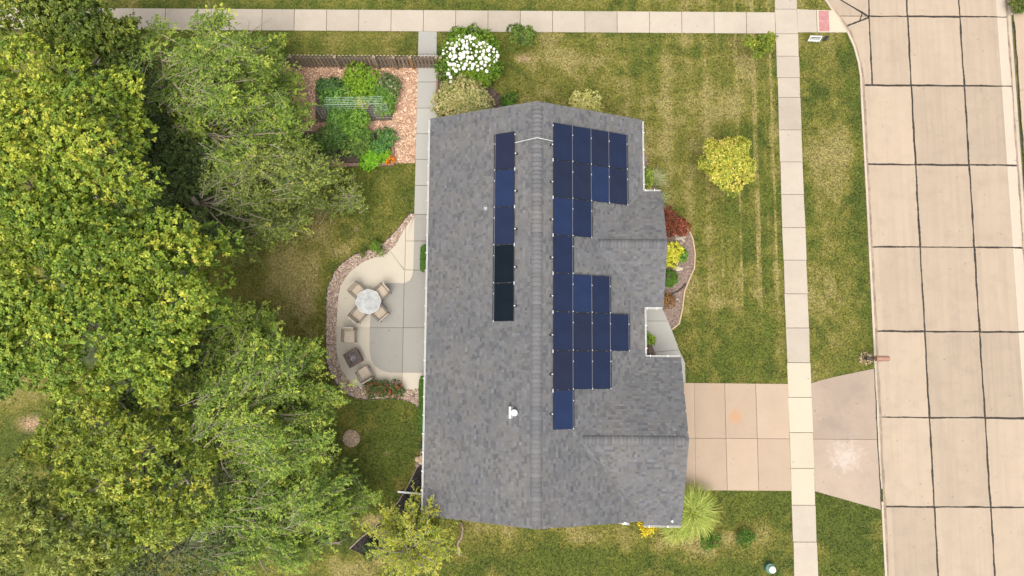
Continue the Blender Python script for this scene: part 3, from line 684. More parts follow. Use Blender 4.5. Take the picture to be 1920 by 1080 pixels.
# planes: z = c0 + cx*x + cy*y
slopes = {
 'main_west': ([(XL, YS), (XM, YS), (XM, YN), (XL, YN)], (HE - PW * XL, PW, 0), 'y'),
 'main_east': ([(XM, YS), (6.30, -7.62), (xg, GYR), (XR_, gNy + .0), (XR_, mSy), (xm, MYR), (XR_, mNy), (XR_, YN), (XM, YN)], (HR + PE * XM, -PE, 0), 'y'),
 'garage_north': ([(xg, GYR), (GX, GYR), (8.14, gNy), (XR_, gNy)], (GZ + pgN * GYR, 0, -pgN), 'x'),
 'garage_south': ([(xg, GYR), (6.30, -7.62), (6.30, gSy), (8.06, gSy), (GX, GYR)], (GZ - pgS * GYR, 0, pgS), 'x'),
 'porch_north': ([(xm, MYR), (MX, MYR), (7.34, mNy), (XR_, mNy)], (MZ + pmN * MYR, 0, -pmN), 'x'),
 'porch_south': ([(xm, MYR), (XR_, mSy), (7.34, mSy), (MX, MYR)], (MZ - pmS * MYR, 0, pmS), 'x')}
def zz(pl, x, y): return pl[0] + pl[1] * x + pl[2] * y
deck = MB()
for nm, (poly, pl, ax) in slopes.items():
    n = len(poly); v = [(x, y, zz(pl, x, y)) for x, y in poly] + [(x, y, zz(pl, x, y) - .12) for x, y in poly]
    ar = sum(poly[i][0] * poly[(i + 1) % n][1] - poly[(i + 1) % n][0] * poly[i][1] for i in range(n))
    f = [tuple(range(n)), tuple(range(2 * n - 1, n - 1, -1))] + [(i, (i + 1) % n, n + (i + 1) % n, n + i) for i in range(n)]
    deck.add(v, f)
roof = obj('roof', deck, M['deck'], house)
# laminated shingles, real tabs
SV = []; SC = []
EXPO = .128
for nm, (poly, pl, ax) in slopes.items():
    g = np.array([pl[1], pl[2]]); gl = np.hypot(*g); dn = -g / gl                     # downhill direction in plan
    al = np.array([-dn[1], dn[0]]); step = EXPO / math.sqrt(1 + gl * gl)
    Q = np.array(poly); dv = Q @ dn; au = Q @ al
    k0 = int(math.floor(dv.min() / step)); k1 = int(math.ceil(dv.max() / step))
    for k in range(k0, k1):
        lo, hi = max(k * step, dv.min()), min((k + 1) * step, dv.max())
        if hi - lo < .01: continue
        mid = (lo + hi) / 2; xs = []
        for i in range(len(poly)):
            d1, d2 = dv[i], dv[(i + 1) % len(poly)]
            if (d1 > mid) != (d2 > mid): xs.append(au[i] + (au[(i + 1) % len(poly)] - au[i]) * (mid - d1) / (d2 - d1))
        xs.sort()
        for j in range(0, len(xs) - 1, 2):
            u = xs[j] - rng.uniform(0, .2)
            while u < xs[j + 1] + .04:
                w = rng.uniform(.08, .26); a, b = max(u, xs[j] - .045), min(u + w, xs[j + 1] + .045); u += w
                if b - a < .01: continue
                th = .010 if rng.random() < .5 else .020
                b -= .004
                pts = []
                for (uu, dd, h) in ((a, lo, .002), (b, lo, .002), (b, hi + .01, th), (a, hi + .01, th), (a, hi + .01, 0), (b, hi + .01, 0)):
                    xy = al * uu + dn * dd; pts.append((xy[0], xy[1], zz(pl, xy[0], xy[1]) + h + .004))
                t = rng.random(); base = .119 + .008 * rng.normal()
                if t < .18: c = np.array([.97, .98, 1.03]) * base * .80
                elif t < .34: c = np.array([1.05, 1.0, .95]) * base * .98
                elif t < .5: c = np.array([1, 1, 1.02]) * base * 1.10
                else: c = np.array([1.0, .99, 1.0]) * base
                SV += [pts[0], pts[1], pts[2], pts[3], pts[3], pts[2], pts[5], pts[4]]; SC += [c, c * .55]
SV = np.array(SV)
# consistent upward winding
q = SV.reshape(-1, 4, 3); nr = np.cross(q[:, 1] - q[:, 0], q[:, 2] - q[:, 0]); fl = nr[:, 2] < -1e-6; q[fl] = q[fl][:, ::-1]
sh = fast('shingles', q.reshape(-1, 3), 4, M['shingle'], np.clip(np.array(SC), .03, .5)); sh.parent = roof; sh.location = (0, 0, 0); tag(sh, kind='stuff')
# ridge caps
def caps(p0, p1, gl1, gl2, n, w=.155):
    p0 = Vector(p0); p1 = Vector(p1); d = (p1 - p0) / n; t = d.normalized(); s_ = Vector((-t.y, t.x, 0)); cols = []
    for k in range(n):
        a = p0 + d * k; b = a + d * .985; th = .045
        mb = []
        def pt(p, sd, h): return tuple(p + s_ * sd * w + Vector((0, 0, h - abs(sd) * w * (gl1 if sd > 0 else gl2))))
        v = [pt(a, -1, .012), pt(a, 0, .018), pt(a, 1, .012), pt(b, -1, th), pt(b, 0, th + .008), pt(b, 1, th), pt(b, -1, .004), pt(b, 0, .01), pt(b, 1, .004), pt(a, -1, .0), pt(a, 1, .0)]
        f = np.array([(0, 3, 4, 1), (1, 4, 5, 2), (3, 6, 7, 4), (4, 7, 8, 5), (0, 9, 6, 3), (2, 5, 8, 10)])
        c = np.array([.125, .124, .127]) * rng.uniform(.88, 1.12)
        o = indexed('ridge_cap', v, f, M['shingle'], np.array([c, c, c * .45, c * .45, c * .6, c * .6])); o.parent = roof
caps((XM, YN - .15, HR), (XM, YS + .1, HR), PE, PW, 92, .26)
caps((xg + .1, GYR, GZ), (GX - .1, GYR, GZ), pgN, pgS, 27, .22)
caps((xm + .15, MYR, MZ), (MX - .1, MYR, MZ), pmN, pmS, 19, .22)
VV = []; VC = []
PGN, PPN, PPS = slopes['garage_north'][1], slopes['porch_north'][1], slopes['porch_south'][1]
for a, b, pg in (((xg, GYR), (6.34, -7.6), slopes['garage_south'][1]), ((xg, GYR), (XR_, gNy + .05), PGN), ((xm, MYR), (XR_, mNy - .05), PPN), ((xm, MYR), (XR_, mSy + .05), PPS)):
    pm = slopes['main_east'][1]; L = math.dist(a, b); n = int(L / .2); t = ((b[0] - a[0]) / L, (b[1] - a[1]) / L); nn = (-t[1], t[0])
    for k in range(n):
        for sg_ in (1, -1):
            q0 = (a[0] + t[0] * L * k / n, a[1] + t[1] * L * k / n); q1 = (a[0] + t[0] * L * (k + 1) / n, a[1] + t[1] * L * (k + 1) / n); w = rng.uniform(.07, .17) * sg_
            pts = [q0, q1, (q1[0] + nn[0] * w, q1[1] + nn[1] * w), (q0[0] + nn[0] * w, q0[1] + nn[1] * w)]
            if sg_ < 0: pts = pts[::-1]
            VV += [(x, y, max(zz(pm, x, y), zz(pg, x, y)) + .028) for x, y in pts]; VC.append(np.array([.119, .118, .119]) * rng.uniform(.82, 1.12))
vo = fast('valley_shingles', VV, 4, M['shingle'], np.array(VC)); vo.parent = roof; vo.location = (0, 0, 0); tag(vo, kind='stuff')
# walls and openings under the eaves
wmb = MB(); hp = house_plan
for i in range(len(hp)):
    a, b = hp[i], hp[(i + 1) % len(hp)]; dx, dy = b[0] - a[0], b[1] - a[1]; L = math.hypot(dx, dy)
    wmb.box(((a[0] + b[0]) / 2, (a[1] + b[1]) / 2, 1.33), (L, .18, 2.66), math.atan2(dy, dx))
for yy in (YS + .52, YN - .52):
    wmb.prism([(-3.7, 0), (6.0, 0), (1.1, 1)], 0, .001)
    n = len(wmb.v) - 6; tri = [(-3.6, 2.6), (5.95, 2.6), (1.1, 4.85)]
    for k in range(6):
        x_, z_ = tri[k % 3]; wmb.v[n + k] = (x_, yy + (.07 if k > 2 else -.07), z_)
obj('wall', wmb, M['siding'], house)
def window(x, y, z, w, h, ax, sgn):
    fr = MB(); 
    def bx(u, v_, du, dv_, dep, off):
        c = (x + (u if ax == 'x' else off * sgn), y + (u if ax == 'y' else off * sgn), z + v_); d = (du, dep, dv_) if ax == 'x' else (dep, du, dv_); return c, d
    for u, v_, du, dv_ in ((0, h / 2, w + .12, .07), (0, -h / 2, w + .12, .07), (-w / 2, 0, .07, h), (w / 2, 0, .07, h), (0, 0, .04, h)):
        fr.box(*bx(u, v_, du, dv_, .08, .13))
    f = obj('window', fr, M['white'], house); obj('pane', MB().box(*bx(0, 0, w, h, .03, .11)), M['glass'], f)
for yy in (-4.5, 1.2, 9.2): window(-3.7, yy, 1.5, 1.4, 1.2, 'y', -1)
window(6.0, 9.7, 1.5, 1.5, 1.3, 'y', 1); window(6.85, 5.3, 1.5, 1.7, 1.3, 'y', 1); window(-1.5, 11.35, 1.5, 1.2, 1.2, 'x', 1); window(3.2, 11.35, 1.5, 1.2, 1.2, 'x', 1); window(1.5, -7.2, 1.6, 1.1, 1.1, 'x', -1)
gd = obj('garage_door', MB().box((7.88, -3.8, 1.15), (.05, 5.0, 2.25)), M['garage'], house)
for i in range(4):
    for j in range(8): obj('door_panel', MB().box((7.93, -6.0 + j * .63, .32 + i * .55), (.04, .5, .4)), M['garage'], gd)
dk = obj('front_door', MB().box((6.13, 1.6, 1.05), (.06, .95, 2.05)), M['timber'], house); obj('handle', MB().box((6.18, 1.25, 1.0), (.05, .04, .16)), M['alu'], dk)
pd = obj('patio_door', MB().box((-3.83, -1.2, 1.05), (.06, 1.9, 2.1)), M['white'], house); obj('pane', MB().box((-3.87, -1.2, 1.05), (.03, 1.7, 1.9)), M['glass'], pd)
# gutters: white K-section along the eaves
def gutter(a, b, z, out, ret=None):
    a = Vector(a); b = Vector(b); t = (b - a).normalized(); o2 = Vector(out); prof = [(0, 0), (.0, -.10), (.05, -.10), (.08, -.03), (.08, .0), (.066, .0), (.066, -.03), (.045, -.085), (.015, -.085), (.015, 0)]
    n = len(prof); v = []
    for p in (a, b): v += [(p.x + o2.x * (u + .005), p.y + o2.y * (u + .005), z + h) for u, h in prof]
    f = [(i, (i + 1) % n, n + (i + 1) % n, n + i) for i in range(n)] + [tuple(range(n)), tuple(range(2 * n - 1, n - 1, -1))]
    g = obj('gutter', MB().add(v, f), M['white'], house)
    L = (b - a).length; k = max(2, int(L / .85))
    for i in range(k):
        p = a.lerp(b, (i + .3) / k); c = (p.x + o2.x * .03, p.y + o2.y * .03, z + .014)
        obj('gutter_bracket', MB().box(c, (.04 + abs(o2.x) * .14, .04 + abs(o2.y) * .14, .012)), M['white'], g)
gutter((XL, YS), (XL, YN), HE - .01, (-1, 0)); gutter((XR_, mNy + .1), (XR_, YN), HE - .01, (1, 0)); gutter((XR_, gNy + .1), (XR_, mSy - .1), HE - .01, (1, 0))
gutter((XR_, gNy), (8.14, gNy), 2.76, (0, 1)); gutter((XR_, mNy), (7.34, mNy), 2.74, (0, 1)); gutter((XR_, mSy), (7.34, mSy), 2.74, (0, -1)); gutter((6.30, gSy), (8.06, gSy), 2.61, (0, -1))
# gable trim (thin drip edge)
for pts in ([(XL, YN + .01, HE), (XM, YN + .01, HR), (XR_, YN + .01, HE)], [(XL, YS - .01, HE), (XM, YS - .01, HR), (6.30, -7.63, HR - PE * (6.3 - XM))], [(8.15, gNy, 2.77), (GX + .01, GYR, GZ), (8.07, gSy, 2.62)], [(7.35, mNy, 2.75), (MX + .01, MYR, MZ), (7.35, mSy, 2.75)]):
    mb = MB()
    for a, b in zip(pts[:-1], pts[1:]):
        v = [(a[0], a[1], a[2] - .004), (b[0], b[1], b[2] - .004), (b[0], b[1], b[2] - .16), (a[0], a[1], a[2] - .16)]
        dx = 0.02 if abs(pts[0][0] - pts[-1][0]) < .5 else 0; dy = 0 if dx else (.02 if a[1] > 0 else -.02)
        v2 = [(x + dx, y + dy, z) for x, y, z in v]; mb.add(v + v2, [(0, 1, 2, 3), (7, 6, 5, 4), (0, 4, 5, 1), (1, 5, 6, 2), (2, 6, 7, 3), (3, 7, 4, 0)])
    obj('rake_board', mb, M['sling'], house)
# roof fittings
def on(px, py, pl, h=0):
    d = ray(px, py); t = (pl[0] + h - CH) / (d[2] - pl[1] * d[0] - pl[2] * d[1]); return (d[0] * t, d[1] * t, CH + d[2] * t)
PLW, PLE, PGS = slopes['main_west'][1], slopes['main_east'][1], slopes['garage_south'][1]
x, y, z = on(911, 390, PLW); o = obj('vent_pipe', MB().tube([(x, y, z - .05), (x, y, z + .28)], .055, 12), M['metal_w'], house, smooth=True)
obj('pipe_boot', MB().tube([(x, y, z - .04), (x, y, z + .03), (x, y, z + .10)], [.14, .13, .06], 12), M['alu'], o)
obj('pipe_mouth', MB().tube([(x, y, z + .28), (x, y, z + .285)], .038, 10), M['black'], o)
x, y, z = on(1258, 975, PGS); obj('vent_pipe', MB().tube([(x, y, z - .05), (x, y, z + .3)], .05, 10), M['metal_w'], house)
x, y, z = on(962, 773, PLW)
A = math.atan(PW); Ry = Matrix.Rotation(-A, 3, 'Y')
o = obj('exhaust_vent', MB().box((x - .10, y, z + .10), (.10, .52, .22), M=Ry), M['metal_w'], house)
obj('vent_cap', MB().tube([(x + .05, y, z + .0), (x + .05, y, z + .25), (x + .05, y, z + .26), (x + .05, y, z + .34), (x + .05, y, z + .37)], [.09, .09, .15, .15, .08], 16), M['metal_w'], o)
mb = MB(); pts = [on(964, 268, PLW, .05), on(985, 263, PLW, .05), (XM, P(1008, 259, HR)[1], HR + .08), on(1037, 264.5, PLE, .05)]
obj('conduit', mb.tube(pts, .015, 8), M['metal_w'], house)

# ------------------------------------------------------------------ solar arrays
def array(pl, sgn, xs_px, y_rows, cells, label, railx):
    """sgn +1: slope falls to the east"""
    h = .13; A = math.atan(abs(pl[1])); R = Matrix.Rotation(A if sgn > 0 else -A, 3, 'Y')
    x0, y0, z0 = on(xs_px[0], (y_rows[0] + y_rows[-1]) / 2, pl, h)
    root = thing('solar_array', label, 'solar panels', (x0, y0, z0 - h))
    nrow = len(y_rows) - 1
    Y = [on(xs_px[0], yy, pl, h)[1] for yy in y_rows]
    Yf = np.polyfit(range(len(Y)), Y, 1); Y = [np.polyval(Yf, i) for i in range(len(Y))]
    X = [on(xx, (y_rows[0] + y_rows[-1]) / 2, pl, h)[0] for xx in xs_px]
    cells_by_row = {}
    for (c, r, mt) in cells:
        xa, xb = X[c], X[c + 1]; ya, yb = Y[r], Y[r + 1]; cx, cy = (xa + xb) / 2, (ya + yb) / 2
        w = abs(xb - xa) / math.cos(A) - .022; l = abs(yb - ya) - .022; cz = zz(pl, cx, cy) + h
        me = MB().box((0, 0, -.02), (w, l, .038), M=None)
        o = obj('solar_panel', me, M['black'], root, world=False)
        o.location = (cx - x0, cy - y0, cz - (z0 - h)); o.rotation_euler = (0, A if sgn > 0 else -A, 0)
        obj('cell_glass', MB().box((0, 0, .0015), (w - .03, l - .03, .006)), PV[mt], o, world=False)
        e = -sgn
        obj('frame_edge', MB().box((sgn * (w / 2 - .006), 0, .003), (.012, l, .008)), M['alu'], o, world=False)
        # clamps at the downhill edge, white end clips uphill
        for t in (-.5, .22):
            obj('clamp', MB().box((sgn * (w / 2 + .008), t * l + .02, .006), (.035, .05, .02)), M['metal_w'], o, world=False)
        if c == (0 if sgn > 0 else len(xs_px) - 2):
            obj('end_clip', MB().box((-sgn * (w / 2 + .03), .5 * l - .02 if r else .42 * l, .0), (.035, .15 if r else .06, .03)), M['metal_w'], o, world=False)
            obj('mounting_foot', MB().box((-sgn * (w / 2 + .05), -.1 * l, -.02), (.055, .05, .05)), M['metal_w'], o, world=False)
            obj('mounting_foot', MB().box((-sgn * (w / 2 + .10), -.1 * l - .01, -.06), (.10, .10, .03)), M['black'], o, world=False)
        xe = xb if sgn > 0 else xa
    # rails under the panels, running along the ridge direction
    for (cc, r0, r1) in railx:
        for fr in (.22, .78):
            xr = X[cc] + (X[cc + 1] - X[cc]) * fr; cy = (Y[r0] + Y[r1]) / 2
            o = obj('rail', MB().box((0, 0, 0), (.04, abs(Y[r1] - Y[r0]), .05)), M['alu'], root, world=False)
            o.location = (xr - x0, cy - y0, zz(pl, xr, cy) + .06 - (z0 - h))
        # dark skirt on the downhill side
        xr = X[cc + 1] if sgn > 0 else X[cc]; cy = (Y[r0] + Y[r1]) / 2
        o = obj('skirt', MB().box((sgn * .035, 0, -.045), (.02, abs(Y[r1] - Y[r0]) - .02, .09)), M['black'], root, world=False)
        o.location = (xr - x0, cy - y0, zz(pl, xr, cy) + h - (z0 - h)); o.rotation_euler = (0, A * sgn, 0)
    return root
rowsE = [228, 299, 369, 440, 512, 584, 657, 731, 806]
cE = {0: range(8), 1: (0, 1, 2, 4, 5, 6), 2: (0, 1, 4, 5, 6), 3: (0, 1, 5)}
mE = {(0, 7): 1, (1, 6): 0, (0, 6): 4, (1, 5): 2, (1, 1): 2, (2, 0): 2, (3, 1): 2, (0, 1): 2, (2, 6): 0, (1, 4): 1, (0, 2): 1, (2, 1): 1}  # panels that get another painted reflection tone
array(PLE, 1, [1037.5, 1074.5, 1110, 1144, 1178.5], rowsE, [(c, r, mE.get((c, r), 0)) for c in cE for r in cE[c]],
      'large stepped array of navy solar panels on the east roof slope', [(0, 0, 8), (1, 0, 3), (1, 4, 7), (2, 0, 2), (2, 4, 7), (3, 0, 2), (3, 5, 6)])
array(PLW, -1, [926.5, 964], [251, 320.5, 390, 461, 531.5, 602], [(0, 0, 4), (0, 1, 1), (0, 2, 0), (0, 3, 3), (0, 4, 3)],
      'single row of five solar panels on the west roof slope, with painted reflection fading from blue to black', [(0, 0, 5)])

# ------------------------------------------------------------------ vegetation
LEAFGAIN = np.array([1.22, 1.1, .95])
def rosettes(Pt, Ax, k, L, Wd, col, elev=(.1, .8), jc=.18, droop=.15):
    n = len(Pt); Pp = np.repeat(Pt, k, 0); A = np.repeat(Ax, k, 0); C = np.repeat(col, k, 0); m = n * k
    ref = np.where(np.abs(A[:, 2:3]) > .9, np.array([[1., 0, 0]]), np.array([[0., 0, 1]]))
    U = np.cross(A, ref); U /= np.linalg.norm(U, axis=1, keepdims=True); Vv = np.cross(A, U)
    th = rng.uniform(0, 2 * PI, m)[:, None]; e = rng.uniform(*elev, m)[:, None]
    D = A * np.sin(e) + (U * np.cos(th) + Vv * np.sin(th)) * np.cos(e)
    l = L * rng.uniform(.65, 1.25, (m, 1)); sd = np.cross(D, A + rng.normal(0, .35, (m, 3))); sd /= np.linalg.norm(sd, axis=1, keepdims=True) + 1e-9
    w = l * Wd / 2; b = Pp + rng.normal(0, L * .25, (m, 3)); up = np.cross(sd, D)
    tip = b + D * l; tip[:, 2] -= droop * l[:, 0]; mid = b + D * l * .45 + up * l * .06
    V = np.stack([b, mid - sd * w, tip, mid + sd * w], 1).reshape(-1, 3)
    return V, np.clip(C * (1 + rng.normal(0, jc, (m, 1))) * (1 + rng.normal(0, .05, (m, 3))), .004, .8)
def lobes_pts(lobes, dens, low=-.35):
    Pt = []; Ax = []; Lb = []
    for i, (cx, cy, cz, r, rz_) in enumerate(lobes):
        n = int(dens * 4 * PI * r * r * .7) + 3; d = rng.normal(size=(n, 3)); d /= np.linalg.norm(d, axis=1, keepdims=True); d = d[d[:, 2] > low]
        rr = rng.uniform(.55, 1.0, (len(d), 1)) ** .5
        bumpy = 1 + .14 * np.sin(d[:, :1] * 7 + i) * np.sin(d[:, 1:2] * 6 + 2 * i)
        Pt.append(np.array([cx, cy, cz]) + d * rr * bumpy * np.array([r, r, rz_])); a = d + np.array([0, 0, .55]); Ax.append(a / np.linalg.norm(a, axis=1, keepdims=True)); Lb.append(np.full(len(d), i))
    return np.concatenate(Pt), np.concatenate(Ax), np.concatenate(Lb)
def palette(n, pal, w, lob=None, spread=.3):
    pal = np.array(pal); t = rng.random(n); pal = pal * LEAFGAIN
    if lob is not None:
        lb = rng.random(lob.max() + 1); t = np.clip(t * (1 - spread) + lb[lob] * spread, 0, .999)
    cw = np.cumsum(w) / np.sum(w); k = np.searchsorted(cw, t); k = np.clip(k, 0, len(pal) - 1)
    return pal[k]
def trunk(root, base, top, r0, r1, mat, nm='trunk'):
    b = Vector(base); t = Vector(top); pts = []; L = (t - b).length
    for i in range(6):
        p = b.lerp(t, i / 5); p += Vector((rng.uniform(-1, 1), rng.uniform(-1, 1), 0)) * .04 * L * (0 < i < 5); pts.append(p)
    return obj(nm, MB().tube(pts, list(np.linspace(r0, r1, 6)), 8), mat, root, smooth=True)
def leafy_tree(name, label, base_px, blobs, pal, w, dens=16, k=9, L=.17, Wd=.62, lobe=(.55, 1.0), cat='tree', group=None, nk=4.2, bark='bark', elev=(.1, .8)):
    """blobs: (px, py, z, radius m, height radius)"""
    bx, by = P(*base_px); root = thing(name, label, cat, (bx, by, 0), group=group); lobes = []; cs = []
    for (px, py, z, r, h) in blobs:
        cx, cy = P(px, py, z); cs.append((cx, cy, z))
        nl = max(4, int(nk * (r / .95) ** 2))
        for i in range(nl):
            d = rng.normal(size=3); d /= np.linalg.norm(d); d[2] = abs(d[2]) * 1.0 - .25; q = rng.uniform(.45, .85) ** .7
            lr = rng.uniform(*lobe) * min(1, .35 + r / 3.2)
            lobes.append((cx + d[0] * r * q, cy + d[1] * r * q, z + d[2] * h * q, lr, lr * .8))
    Pt, Ax, Lb = lobes_pts(lobes, dens)
    col = palette(len(Pt), pal, w, Lb, .45)
    V, C = rosettes(Pt, Ax, k, L, Wd, col, elev)
    fast('crown', V, 4, M['leaf'], C, root)
    cx = sum(c[0] for c in cs) / len(cs); cy = sum(c[1] for c in cs) / len(cs); cz = min(c[2] for c in cs)
    trunk(root, (bx, by, -.1), (cx, cy, cz * .8), .05 + cz * .022, .03 + cz * .012, M[bark])
    for c in cs[:12]:
        s_ = Vector((cx, cy, cz * .62)) + Vector(((bx - cx) * .25, (by - cy) * .25, 0)); e = Vector(c)
        mid = s_.lerp(e, .5) + Vector((rng.uniform(-.3, .3), rng.uniform(-.3, .3), -.3))
        obj('limb', MB().tube([s_, mid, e], [.02 + cz * .008, .02 + cz * .005, .02], 6), M[bark], root, smooth=True)
    tw = MB()
    for lb in lobes[::2]:
        c = min(cs, key=lambda c: (c[0] - lb[0]) ** 2 + (c[1] - lb[1]) ** 2 + (c[2] - lb[2]) ** 2)
        tw.tube([c, ((c[0] + lb[0]) / 2 + rng.uniform(-.1, .1), (c[1] + lb[1]) / 2, (c[2] + lb[2]) / 2), (lb[0], lb[1], lb[2] + lb[4] * .5)], [.03, .02, .008], 4)
    tag(obj('twigs', tw, M[bark], root), kind='stuff')
    return root
def spray_tree(name, label, base, az, branches, pal, w, Lb=(2.2, 4.2), droop=.35, leaf=.11, z=(4, 9), twn=26, el=(.1, .9), lean=(0, 0), cat='tree', r_tr=.2, tl=(.35, .9), lw=.5, nlf=13, pos_px=None):
    """long arching branches with side twigs and small leaves; base in world"""
    bx, by = base; root = thing(name, label, cat, (bx, by, 0))
    B = branches; a = az[0] + (rng.random(B) - .5) * az[1]; e = rng.uniform(*el, B); L = rng.uniform(*Lb, B); z0 = rng.uniform(*z, B)
    tz = z0 / z[1]
    s = np.stack([bx + lean[0] * tz + rng.normal(0, .25, B), by + lean[1] * tz + rng.normal(0, .25, B), z0], -1)
    D = np.stack([np.cos(a) * np.cos(e), np.sin(a) * np.cos(e), np.sin(e)], -1)
    curve = rng.normal(0, .14, B)
    def at(i, t):
        p = s[i] + D[i] * (L[i] * t)[:, None]; p[:, 2] -= droop * L[i] * t * t
        p[:, 0] += -np.sin(a[i]) * curve[i] * L[i] * t * t; p[:, 1] += np.cos(a[i]) * curve[i] * L[i] * t * t; return p
    br = MB(); big = np.argsort(-L)[:8]
    for i in range(B):
        ii = np.full(6, i); pts = at(ii, np.linspace(0, 1, 6))
        if i in big: obj('limb', MB().tube(pts, list(np.linspace(.05, .008, 6)), 5), M['bark_pale'], root)
        else: br.tube(pts, list(np.linspace(.032, .005, 6)), 4, False)
    # twigs
    i = np.repeat(np.arange(B), twn); t = np.tile(np.linspace(.12, 1.0, twn), B) + rng.normal(0, .02, B * twn); t = np.clip(t, .05, 1)
    p = at(i, t); d = at(i, t + .03) - at(i, t - .03); d /= np.linalg.norm(d, axis=1, keepdims=True)
    sg = np.where(rng.random(len(i)) < .5, 1, -1) * rng.uniform(.3, 1.0, len(i)); sg[t > .97] *= .2
    ca, sa = np.cos(sg), np.sin(sg); td = np.stack([d[:, 0] * ca - d[:, 1] * sa, d[:, 0] * sa + d[:, 1] * ca, d[:, 2] + rng.normal(.12, .3, len(i))], -1); td /= np.linalg.norm(td, axis=1, keepdims=True)
    tL = rng.uniform(*tl, len(i)) * (1.15 - .55 * t)
    for j in range(0, len(i), 7): br.tube([p[j], p[j] + td[j] * tL[j]], [.009, .004], 3, False)
    tag(obj('twigs', br, M['bark_pale'], root), kind='stuff')
    trunk(root, (bx, by, -.1), (bx + lean[0], by + lean[1], z[1] * .95), r_tr, .05, M['bark'])
    j = np.repeat(np.arange(len(i)), nlf); u = rng.uniform(.08, 1.05, len(j)); m = len(j)
    b = p[j] + td[j] * (tL[j] * u)[:, None]; b[:, 2] -= .18 * tL[j] * u * u
    sg = np.where(rng.random(m) < .5, 1, -1) * rng.uniform(.3, 1.1, m); ca, sa = np.cos(sg), np.sin(sg); q = td[j]
    D2 = np.stack([q[:, 0] * ca - q[:, 1] * sa, q[:, 0] * sa + q[:, 1] * ca, q[:, 2] * .5 + rng.normal(-.05, .3, m)], -1); D2 /= np.linalg.norm(D2, axis=1, keepdims=True)
    upv = np.stack([rng.normal(0, .4, m), rng.normal(0, .4, m), np.ones(m)], -1); sd_ = np.cross(D2, upv); sd_ /= np.linalg.norm(sd_, axis=1, keepdims=True)
    l = leaf * rng.uniform(.7, 1.3, (m, 1)); w2 = l * lw / 2; mid = b + D2 * l * .45; tip = b + D2 * l
    V = np.stack([b, mid - sd_ * w2, tip, mid + sd_ * w2], 1).reshape(-1, 3)
    bc = rng.random(B); tt = np.clip(rng.random(len(i)) * .6 + bc[i] * .25 + t * .15, 0, .999); pal = np.array(pal); cw = np.cumsum(w) / np.sum(w)
    C = pal[np.clip(np.searchsorted(cw, tt), 0, len(pal) - 1)][j] * (1 + rng.normal(0, .16, (m, 1)))
    fast('crown', V, 4, M['leaf'], np.clip(C, .004, .8), root); return root

DK, MD, LT, YL = (.045, .085, .016), (.10, .165, .022), (.19, .26, .035), (.37, .37, .05)
MAPLE = [(.055, .11, .018), (.12, .205, .028), (.22, .31, .04), (.37, .43, .06), (.50, .47, .09)]
leafy_tree('maple_tree', 'tall yellow green maple at the left edge above the middle', (150, 420),
    [(30, 130, 8.0, 1.5, 1.1), (75, 215, 8.5, 1.9, 1.4), (150, 290, 9.0, 2.0, 1.6), (60, 350, 9.2, 2.2, 1.6), (225, 260, 8, 1.2, 1.0), (240, 370, 8.6, 1.6, 1.3), (140, 410, 9, 1.9, 1.5), (10, 270, 8.5, 1.5, 1.2), (110, 120, 7.4, 1.0, .8), (215, 185, 7.2, 1.2, 1.0), (165, 200, 8.0, 1.2, 1.0), (255, 225, 7.0, 1.0, .9)],
    MAPLE, [1.2, 2.6, 2.8, 2.3, .4], dens=19, k=12, L=.13, lobe=(.6, 1.05))
leafy_tree('maple_tree', 'broad green maple in the middle of the left wood beside the back lawn', (290, 590),
    [(60, 520, 9.0, 1.9, 1.5), (180, 500, 9.6, 1.9, 1.6), (300, 470, 8.8, 1.7, 1.3), (395, 480, 7.6, 1.25, 1.1), (400, 560, 7.4, 1.0, 1.0), (300, 570, 9.2, 1.9, 1.5), (180, 620, 9.6, 2.1, 1.6), (50, 640, 9, 1.9, 1.4), (280, 670, 8.6, 1.5, 1.3), (150, 710, 8.2, 1.2, 1.1), (225, 430, 8.2, 1.3, 1.0), (350, 620, 8, 1.0, 1)],
    MAPLE, [1.4, 3.0, 2.8, 1.5, .3], dens=19, k=12, L=.13, lobe=(.6, 1.05))
leafy_tree('maple_tree', 'dark green tree in the top left corner above the yellow maple', (190, 110),
    [(40, 20, 7.0, 1.6, 1.2), (130, 30, 7.4, 1.7, 1.3), (215, 40, 6.8, 1.15, 1.1), (180, 95, 6.4, 1.3, 1.0), (95, 80, 6.4, 1.2, 1.0), (235, 105, 5.6, .9, .9), (-40, 30, 7, 1.5, 1.0), (70, -40, 7, 1.8, 1.2), (190, -30, 6.6, 1.2, 1.0), (235, 150, 5.6, 1.0, .9), (150, 130, 6.2, 1.1, .9), (255, 60, 5.4, .8, .8)],
    [(.06, .10, .02), (.11, .165, .028), (.18, .235, .04), (.27, .31, .055)], [2, 3, 2.4, .8], dens=19, k=12, L=.13, lobe=(.6, 1.05))
leafy_tree('understory_tree', 'low dark blue green trees in the shaded gap between maple and birch', (330, 330),
    [(275, 140, 4.0, 1.1, .8), (280, 200, 4.2, 1.2, .9), (270, 250, 3.8, 1.1, .8), (310, 290, 3.4, 1.5, .8), (330, 360, 3.2, 1.5, .8), (380, 290, 3.2, 1.4, .8), (385, 420, 3.2, 1.3, .8), (340, 440, 3.6, 1.1, .8), (250, 100, 3.6, 1.0, .8), (440, 380, 2.6, 1.3, .7), (460, 250, 2.6, 1.4, .7), (400, 160, 2.6, 1.4, .7)],
    [(.06, .10, .036), (.10, .155, .05), (.15, .21, .065)], [2, 3, 1.6], dens=18, k=9, L=.15, nk=6.5)
